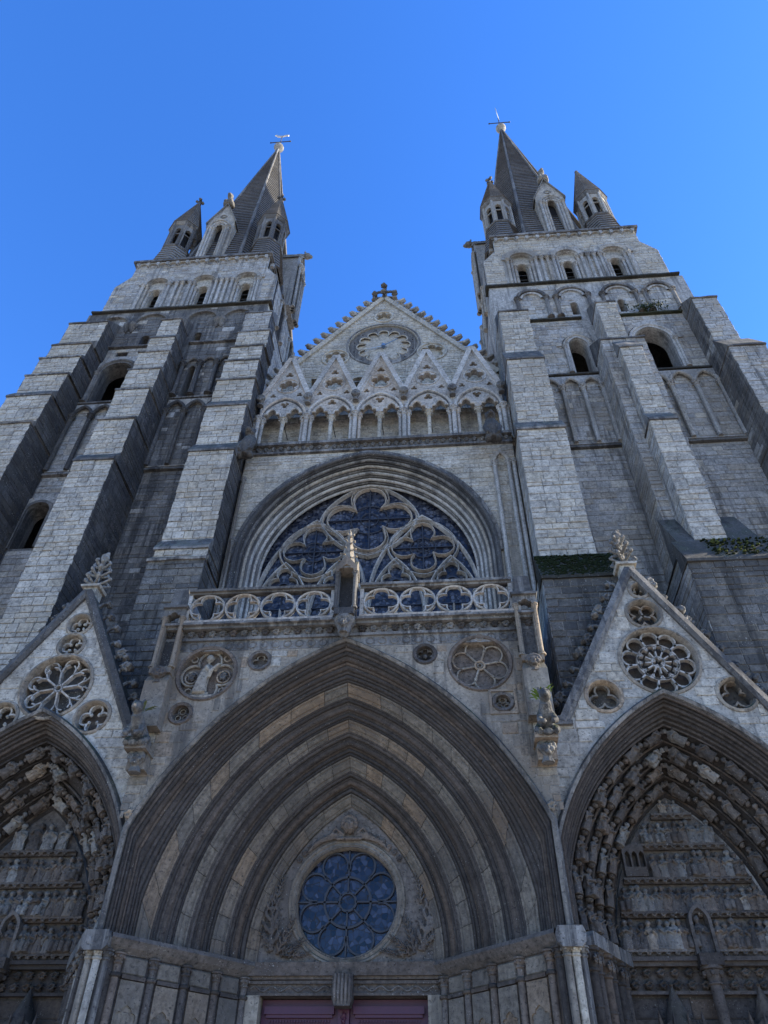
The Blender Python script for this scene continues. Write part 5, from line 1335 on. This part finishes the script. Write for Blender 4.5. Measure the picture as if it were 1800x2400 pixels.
    # jamb columns
    for sd in (-1, 1):
        po, pi_ = Vector((cx+sd*2.85, .4, 0)), Vector((cx+sd*1.8, 2.25, 0))
        a, b = (po, pi_) if sd < 0 else (pi_, po); U = b-a; L = U.length; U.normalize(); F_ = frame(a, U)
        m = MB(F_); m.box(0, L, 0, 5.5, .05, .5); J = part('jamb', m, M_SOOT, T)
        for k in range(6):
            u = L*(k+.5)/6
            m = MB(F_); m.shaft(u, -.06, .3, 5.5, .085 if k % 2 else .115, cap=.42, n=9, bell=1.55); part('jamb_column', m, M_SOOT if q > 0 else (M_STAIN if k > 3 else M_SOOT), J)
            if k % 2 == 0:
                m = MB(F_); m.lathe(u, -.06, [(.13, 4.5), (.135, 4.52), (.13, 4.54)], 9); part('shaft_ring', m, M_SOOT, J)
                for v in (-.1, .1): put('capital_leaf', TUFT, M_CARV, J, F_[0]+F_[1]*(u+v)+F_[3]*-.18+Vector((0, 0, 5.28)), .28, right=F_[1])
        for k in range(3):
            m = MB(F_); u = L*(k*2+1)/6; m.prism([(u-L/6+.01, 5.5), (u-L/6+.01, 5.66), (u-L/6+.05, 5.75), (u+L/6-.05, 5.75), (u+L/6-.01, 5.66), (u+L/6-.01, 5.5)][::-1], -.26, .4); part('abacus', m, M_STAIN, J)
    lay_blocks(T, 60)
    return T
PLt, PRt = side_portal(-1), side_portal(1)

def side_gable(q):
    cx = q*7.8; side = 'left' if q < 0 else 'right'; y = .3; AP = 14.75; k = (AP-10.4)/2.38
    T = thing('portal_gable', {'left': 'steep gable with a spoked rose over the left doorway', 'right': 'steep gable with a wheel rose over the right doorway'}[side], 'gable', (cx, y, 10.4), 'portal gables')
    xa, xb = cx-2.98, cx+2.98
    arc = hoodS(q*7.78)
    ol = [(q*7.78-3.01, 5.75), *arc, (q*7.78+3.01, 5.75), (xb, 10.35), (cx+2.38, 10.4), (cx, AP), (cx-2.38, 10.4), (xa, 10.35)]
    if q < 0: rn = [(cx+.1, 13.62, .3, 4), (cx+.07, 12.93, .32, 4), (cx+.07, 11.65, .9, 8), (cx+1.33, 10.72, .4, 4), (cx-1.13, 10.75, .4, 4)]
    else: rn = [(cx+.13, 14.05, .2, 3), (cx+.08, 13.28, .4, 4), (cx+.14, 11.85, .92, 12), (cx-1.42, 10.88, .38, 3), (cx+1.72, 10.83, .4, 3)]
    m = MB(); m.plate(ol, [circle(x, z, r, 30) for x, z, r, n in rn], y, y+.45); wl = part('wall', m, M_LIGHT, T)
    masonry(T, wl, M_LIGHT, front(y), cx-2.97, cx+2.97, 8.2, AP-.25, holes=[hoodS(q*7.78, .14)]+[circle(x, z, r*1.1, 22) for x, z, r, n in rn], outer=[(xa, 8.0), (xb, 8.0), (xb, 10.3), (cx+2.3, 10.4), (cx, AP-.2), (cx-2.3, 10.4), (xa, 10.3)], course=.3, ln=(.38, .75), depth=.018)
    for x, z, r, n in rn:
        mt = M_TRAC if q < 0 or n == 12 else M_PORT
        Rr = part('roundel', (lambda m: (m.sweep(circle(x, z, r, 36), [(.02, y+.4), (.02, y+.02), (-.03, y-.05), (-.09, y-.03), (-.1, y)], True, closed_prof=False), m)[1])(MB()), M_PORT, T)
        m = MB(); m.add([(px, pz, y+.36) for px, pz in circle(x, z, r, 30)], [tuple(range(30))]); part('roundel_back', m, M_DARK if (n == 8 or n == 3 and r > .3 or (n == 4 and q > 0)) else M_SOOT, Rr)  # dark backing plate paints the shade of an open roundel
        def rb(pts, rad, closed=False, w=y+.12, mat=mt):
            b = MB(); b.sweep(pts, [(rad, w+.12), (rad*.8, w), (-rad*.8, w), (-rad, w+.12)], closed, False); part('tracery', b, mat, Rr)
        if n == 8:
            rb(circle(x, z, .1, 10), .03, True)
            for i in range(8):
                t = i*PI/4+.15; rb([(x+.1*math.cos(t), z+.1*math.sin(t)), (x+.5*math.cos(t), z+.5*math.sin(t))], .028)
                for sg in (-1, 1):
                    rb([(x+.5*math.cos(t), z+.5*math.sin(t)), (x+.66*math.cos(t+sg*.14), z+.66*math.sin(t+sg*.14)), (x+.72*math.cos(t+sg*.3), z+.72*math.sin(t+sg*.3))], .024)
                tc = t+PI/8
                rb([(x+.7*math.cos(tc)+.19*math.cos(tc+u), z+.7*math.sin(tc)+.19*math.sin(tc+u)) for u in np.linspace(-1.9, 1.9, 10)], .024)
        elif n == 12:
            rb(circle(x, z, .5, 30), .035, True); rb(circle(x, z, .15, 12), .03, True); rb(foil(x, z, 4, .14, .3, 5), .015, True)
            for i in range(12):
                t = i*PI/6
                if i % 3 != 2 or True: rb([(x+.16*math.cos(t), z+.16*math.sin(t)), (x+.33*math.cos(t), z+.33*math.sin(t))], .022)
                rb([(x+.40*math.cos(t+PI/12)+.1*math.cos(t+PI/12+u), z+.4*math.sin(t+PI/12)+.1*math.sin(t+PI/12+u)) for u in np.linspace(-1.9, 1.9, 8)], .02)
            for i in range(10):
                t = i*PI/5+.1; rb([(x+.5*math.cos(t), z+.5*math.sin(t)), (x+.74*math.cos(t), z+.74*math.sin(t))], .03)
                tc = t+PI/10
                rb([(x+.68*math.cos(tc)+.215*math.cos(tc+u), z+.68*math.sin(tc)+.215*math.sin(tc+u)) for u in np.linspace(-1.8, 1.8, 10)], .03)
        else:
            rb(foil(x, z, n, r*.97, PI/2 if n == 3 else (PI/4 if q > 0 else PI/2), 8), .028, True)
            if n == 4 and q < 0:
                for i in range(4): t = i*PI/2+PI/4; b = MB(); b.ball(x+r*.38*math.cos(t), z+r*.38*math.sin(t), y+.14, .05, n=7, m=5, jit=.2); part('leaf_boss', b, M_LIGHT, Rr)
            if n == 4 and q > 0:
                for i in range(3): t = i*2.1+1.57; rb([(x+.03*math.cos(t), z+.03*math.sin(t)), (x+.2*math.cos(t+.2), z+.2*math.sin(t+.2))], .03)
    # copings, crockets, finial
    for sd in (-1, 1):
        pa = [(cx+2.5, 10.18), (cx, AP+.02)] if sd > 0 else [(cx, AP+.02), (cx-2.5, 10.18)]
        m = MB(); m.sweep(pa, [(-.13, y-.09), (.02, y-.14), (.12, y-.08), (.14, y+.5), (-.13, y+.5)], smooth=False); part('coping', m, M_DARK if q < 0 else M_STAIN, T)
        d = Vector((sd, 0, -k)).normalized(); n_ = Vector((sd*k, 0, 1)).normalized()
        for i in range(9):
            p = Vector((cx, y+.22, AP+.05))+d*(.55+i*.5)+n_*.1
            sc_ = rnd.uniform(.75, 1.05); put('crocket', CROCK, M_STAIN, T, p, (1.0*sc_, 1.0*sc_, .9*sc_), right=(rnd.uniform(-.3, .3), sd, 0), up=n_+Vector((0, rnd.uniform(-.25, .25), rnd.uniform(-.2, .5))))
            if rnd.random() < .6: put('crocket_leaf', TUFT, M_STAIN, T, p+n_*rnd.uniform(.12, .22), (.5*sc_, .6*sc_, .5*sc_), right=(1, .3*sd, rnd.uniform(-.5, .5)), up=(rnd.uniform(-.4, .4), 0, 1))
    for sx in (-1, 1):
        m = MB(); m.box(cx+sx*2.65-.35, cx+sx*2.65+.35, 10.1, 10.2, y-.12, y+.3); part('kneeler', m, M_STAIN, T)
    m = MB(); m.box(cx-.2, cx+.2, AP-.1, AP+.22, y+.02, y+.42); m.prism([(cx-.27, AP+.22), (cx-.3, AP+.3), (cx+.3, AP+.3), (cx+.27, AP+.22)][::-1], y-.06, y+.5); part('finial_base', m, M_LIGHT, T)
    fb = MB(); R = random.Random(9+q)
    fb.tube([(0, 0, 0), (0, .5, 0), (0, 1.35, 0)], [.12, .07, .07], 8)
    for zz, rr in ((.3, .46), (.68, .38), (1.05, .3)):
        for i in range(6):
            t = i*PI/3+R.uniform(-.2, .2); r1 = rr*R.uniform(.8, 1.1); c_, s_ = math.cos(t), math.sin(t)
            fb.tube([(0, zz-.1, 0), (r1*.55*c_, zz-.02, r1*.55*s_), (r1*c_, zz+.08, r1*s_), (r1*.92*c_, zz+.2, r1*.92*s_)], [.05, .055, .06, .03], 6)
            fb.ball(r1*c_, zz+.1, r1*s_, .075, n=6, m=4, jit=.25); fb.ball(r1*.8*c_, zz+.2, r1*.8*s_, .05, n=6, m=4)
    fb.ball(0, 1.45, 0, .15, .2, .15, jit=.15); fb.ball(.07, 1.62, 0, .08, .12, .08)
    inst('finial', sculpt(fb, 'finial', .026, .007), M_RUIN, T, Matrix.Translation((cx, y+.22, AP+.28)) @ Matrix.Diagonal((.85, .85, .85, 1)))
    lay_blocks(T, 280)
side_gable(-1); side_gable(1)

# ================================================================== balustrade
BY = -.22
BA = thing('balustrade', 'stone balustrade of eight quatrefoil rings below the great window', 'balustrade', (0, BY, 13.1))
for x0, x1 in ((-4.45, -.36), (.34, 4.45)):
    m = MB(); m.box(x0, x1, 14.12, 14.2, BY-.12, BY+.22); m.box(x0, x1, 14.06, 14.12, BY-.05, BY+.14); part('top_rail', m, M_STAIN, BA)
    m = MB(); m.box(x0, x1, 13.1, 13.17, BY-.07, BY+.2); part('bottom_rail', m, M_TRAC, BA)
    for x in (x0+.05, x1-.05): m = MB(); m.box(x-.05, x+.05, 13.17, 14.06, BY-.03, BY+.1); part('post', m, M_TRAC, BA)
    wd = (x1-x0-.16)/4
    for k in range(4):
        c = x0+.08+wd*(k+.5); z = 13.615
        def stretch(pts): return [(c+(x-c)*wd/.9, z+(q-z)) for x, q in pts]
        m = MB(); m.sweep(stretch(circle(c, z, .455, 36)), [(.0, BY+.1), (.0, BY-.01), (.025, BY-.04), (.055, BY-.01), (.055, BY+.1)], True, smooth=False); rg = part('ring', m, M_TRAC, BA)
        m = MB(); m.sweep(stretch(foil(c, z, 4, .435, 0, 9, 1.04)), [(.026, BY+.09), (.014, BY-.0), (-.014, BY-.0), (-.026, BY+.09)], True, smooth=False); part('quatrefoil', m, M_TRAC, rg)
for xw in (-4.62, 4.45): m = MB(); m.box(xw, xw+.17, 13.1, 14.15, BY+.02, BY+2.9); part('return_wall', m, M_TRAC, BA)

# ---- canopied niche pinnacle in the middle
NP = thing('niche_pinnacle', 'slim canopied niche with crocketed spirelet breaking the balustrade', 'pinnacle', (-.03, -.45, 12.4))
cx = -.03; y = -.32
m = MB(); m.lathe(cx, y, [(.05, 12.42), (.16, 12.55), (.2, 12.75), (.3, 12.9), (.3, 13.0)], 8, PI/8, False); part('corbel', m, M_STAIN, NP)
put('carved_head', HEAD, M_STAIN, NP, (cx, y-.18, 12.75), .6)
m = MB(); m.box(cx-.27, cx+.27, 13.0, 13.2, y-.27, y+.2); m.box(cx-.27, cx+.27, 13.2, 14.75, y+.16, y+.3); part('niche_back', m, M_DARK, NP)  # niche shade put into the near-black back colour
for q in (-1, 1):
    m = MB(); m.box(cx+q*.23-.05, cx+q*.23+.05, 13.2, 14.5, y-.1, y+.2); part('niche_side', m, M_STAIN, NP)
    m = MB(); m.shaft(cx+q*.25, y-.2, 13.2, 14.45, .05, cap=.15, n=8); part('shaft', m, M_STAIN, NP)
for F_, u in ((frame((cx, y-.27, 0), (1, 0, 0)), 0), (frame((cx+.28, y, 0), (0, 1, 0)), 1), (frame((cx-.28, y, 0), (0, -1, 0)), 2)):
    m = MB(F_); m.plate([(-.28, 14.42)]+tref(0, 14.42, .2, .75)+[(.28, 14.42), (.28, 14.62), (0, 14.98), (-.28, 14.62)], [], -.02, .06); part('gablet', m, M_PORT, NP)
m = MB(); m.lathe(cx, y, [(.3, 14.55), (.26, 14.65), (.2, 14.9), (.05, 16.1), (.0, 16.22)], 8, PI/8, False); sp_ = part('spirelet', m, M_PORT, NP)
for k in range(8):
    for j in range(8):
        t = PI/8+j*PI/4; r = .2-.15*(k+.5)/8; z = 14.95+k*.145
        if j % 2 == k % 2: put('crocket', CROCK, M_PORT, sp_, (cx+r*math.cos(t), y+r*math.sin(t), z), .24, right=(-math.sin(t), math.cos(t), 0) if False else (math.sin(t)*-1, math.cos(t), 0), up=(math.cos(t), math.sin(t), .5))

# ---- niche piers with gargoyles at the portal corners
for q in (-1, 1):
    side = 'left' if q < 0 else 'right'; x = q*4.72
    T = thing('niche_pier', 'slim %s pier with hollow niche and carved head corbel beside the portal arch' % side, 'pier', (x, -.2, 10))
    m = MB(); m.box(x-.3, x+.3, 10.05, 11.3, -.38, .0); m.add([(x-.3, 11.3, -.38), (x+.3, 11.3, -.38), (x+.26, 11.55, -.24), (x-.26, 11.55, -.24), (x-.3, 11.3, 0), (x+.3, 11.3, 0), (x+.26, 11.55, 0), (x-.26, 11.55, 0)], [(0, 1, 2, 3), (1, 5, 6, 2), (4, 0, 3, 7), (3, 2, 6, 7)]); part('base', m, M_PORT, T)
    put('head_corbel', HEAD, M_CARV, T, (x, -.34, 11.5), (.75, .7, .6))
    m = MB(); m.box(x-.28, x+.28, 11.55, 11.72, -.34, 0); part('sill', m, M_PORT, T)
    for sd in (-1, 1):
        m = MB(); m.box(x+sd*.22-.05, x+sd*.22+.05, 11.72, 13.3, -.26, 0); part('niche_side', m, M_PORT, T)
        m = MB(); m.shaft(x+sd*.25, -.28, 11.72, 13.3, .05, cap=.15, n=8); part('shaft', m, M_PORT, T)
    m = MB(); m.box(x-.18, x+.18, 11.72, 13.3, -.06, -.01); part('niche_back', m, M_DARK, T)  # back coloured near black to imitate shade in the hollow
    m = MB(); m.plate([(x-.3, 13.28)]+tref(x, 13.28, .18, .55)+[(x+.3, 13.28), (x+.3, 13.55), (x+.16, 13.68), (x-.16, 13.68), (x-.3, 13.55)], [], -.34, -.05); part('canopy', m, M_STAIN, T)
    m = MB(); m.prism([(x-.33, 13.55), (x-.36, 13.62), (x+.36, 13.62), (x+.33, 13.55)][::-1], -.42, .1); m.prism([(x-.26, 13.62), (x-.2, 14.3), (x+.2, 14.3), (x+.26, 13.62)][::-1], -.22, .1); part('canopy_cornice', m, M_STAIN, T)
    Gt = thing('gargoyle', {'left': 'hooded stone gargoyle on a face bracket at the left foot of the central arch', 'right': 'worn stone gargoyle topped with bright fern at the right of the central arch'}[side], 'gargoyle', (x, -.2, 9))
    put('carved_body', G_LEAN, M_STAIN, Gt, (x+q*.05, -.12, 9.85), (.66, .74, .74))
    m = MB(); m.box(x-.26, x+.26, 9.38, 9.5, -.6, .02); m.box(x-.22, x+.22, 9.0, 9.38, -.3, .02); part('bracket', m, M_PORT, Gt)
    put('bracket_head', HEAD, M_STAIN, Gt, (x, -.34, 9.22), (.8, .8, .7))
    Pf = thing('fern', {'left': 'dry fern tuft growing on the left gargoyle', 'right': 'bright green fern growing on the right gargoyle'}[side], 'plant', (x, -.6, 10.2)); R = random.Random(2+q)
    for k in range(16 if q > 0 else 10):
        t = R.uniform(0, 2*PI); l = R.uniform(.18, .34); b = Vector((x+R.uniform(-.1, .1), -.7+R.uniform(-.1, .1), 10.2+(.1 if q > 0 else .05)))
        m = MB(); pts = [b+Vector((math.cos(t)*l*u, math.sin(t)*l*u, l*(1.1*u-.6*u*u))) for u in (0, .35, .7, 1)]
        s_ = Vector((-math.sin(t), math.cos(t), 0))*.035
        vs = []
        for i, p in enumerate(pts): w_ = (.6, 1, .8, .1)[i]; vs += [p-s_*w_, p+s_*w_]
        m.add(vs, [(0, 1, 3, 2), (2, 3, 5, 4), (4, 5, 7, 6)], True, True); part('frond', m, M_FERN if q > 0 else M_DRY, Pf)
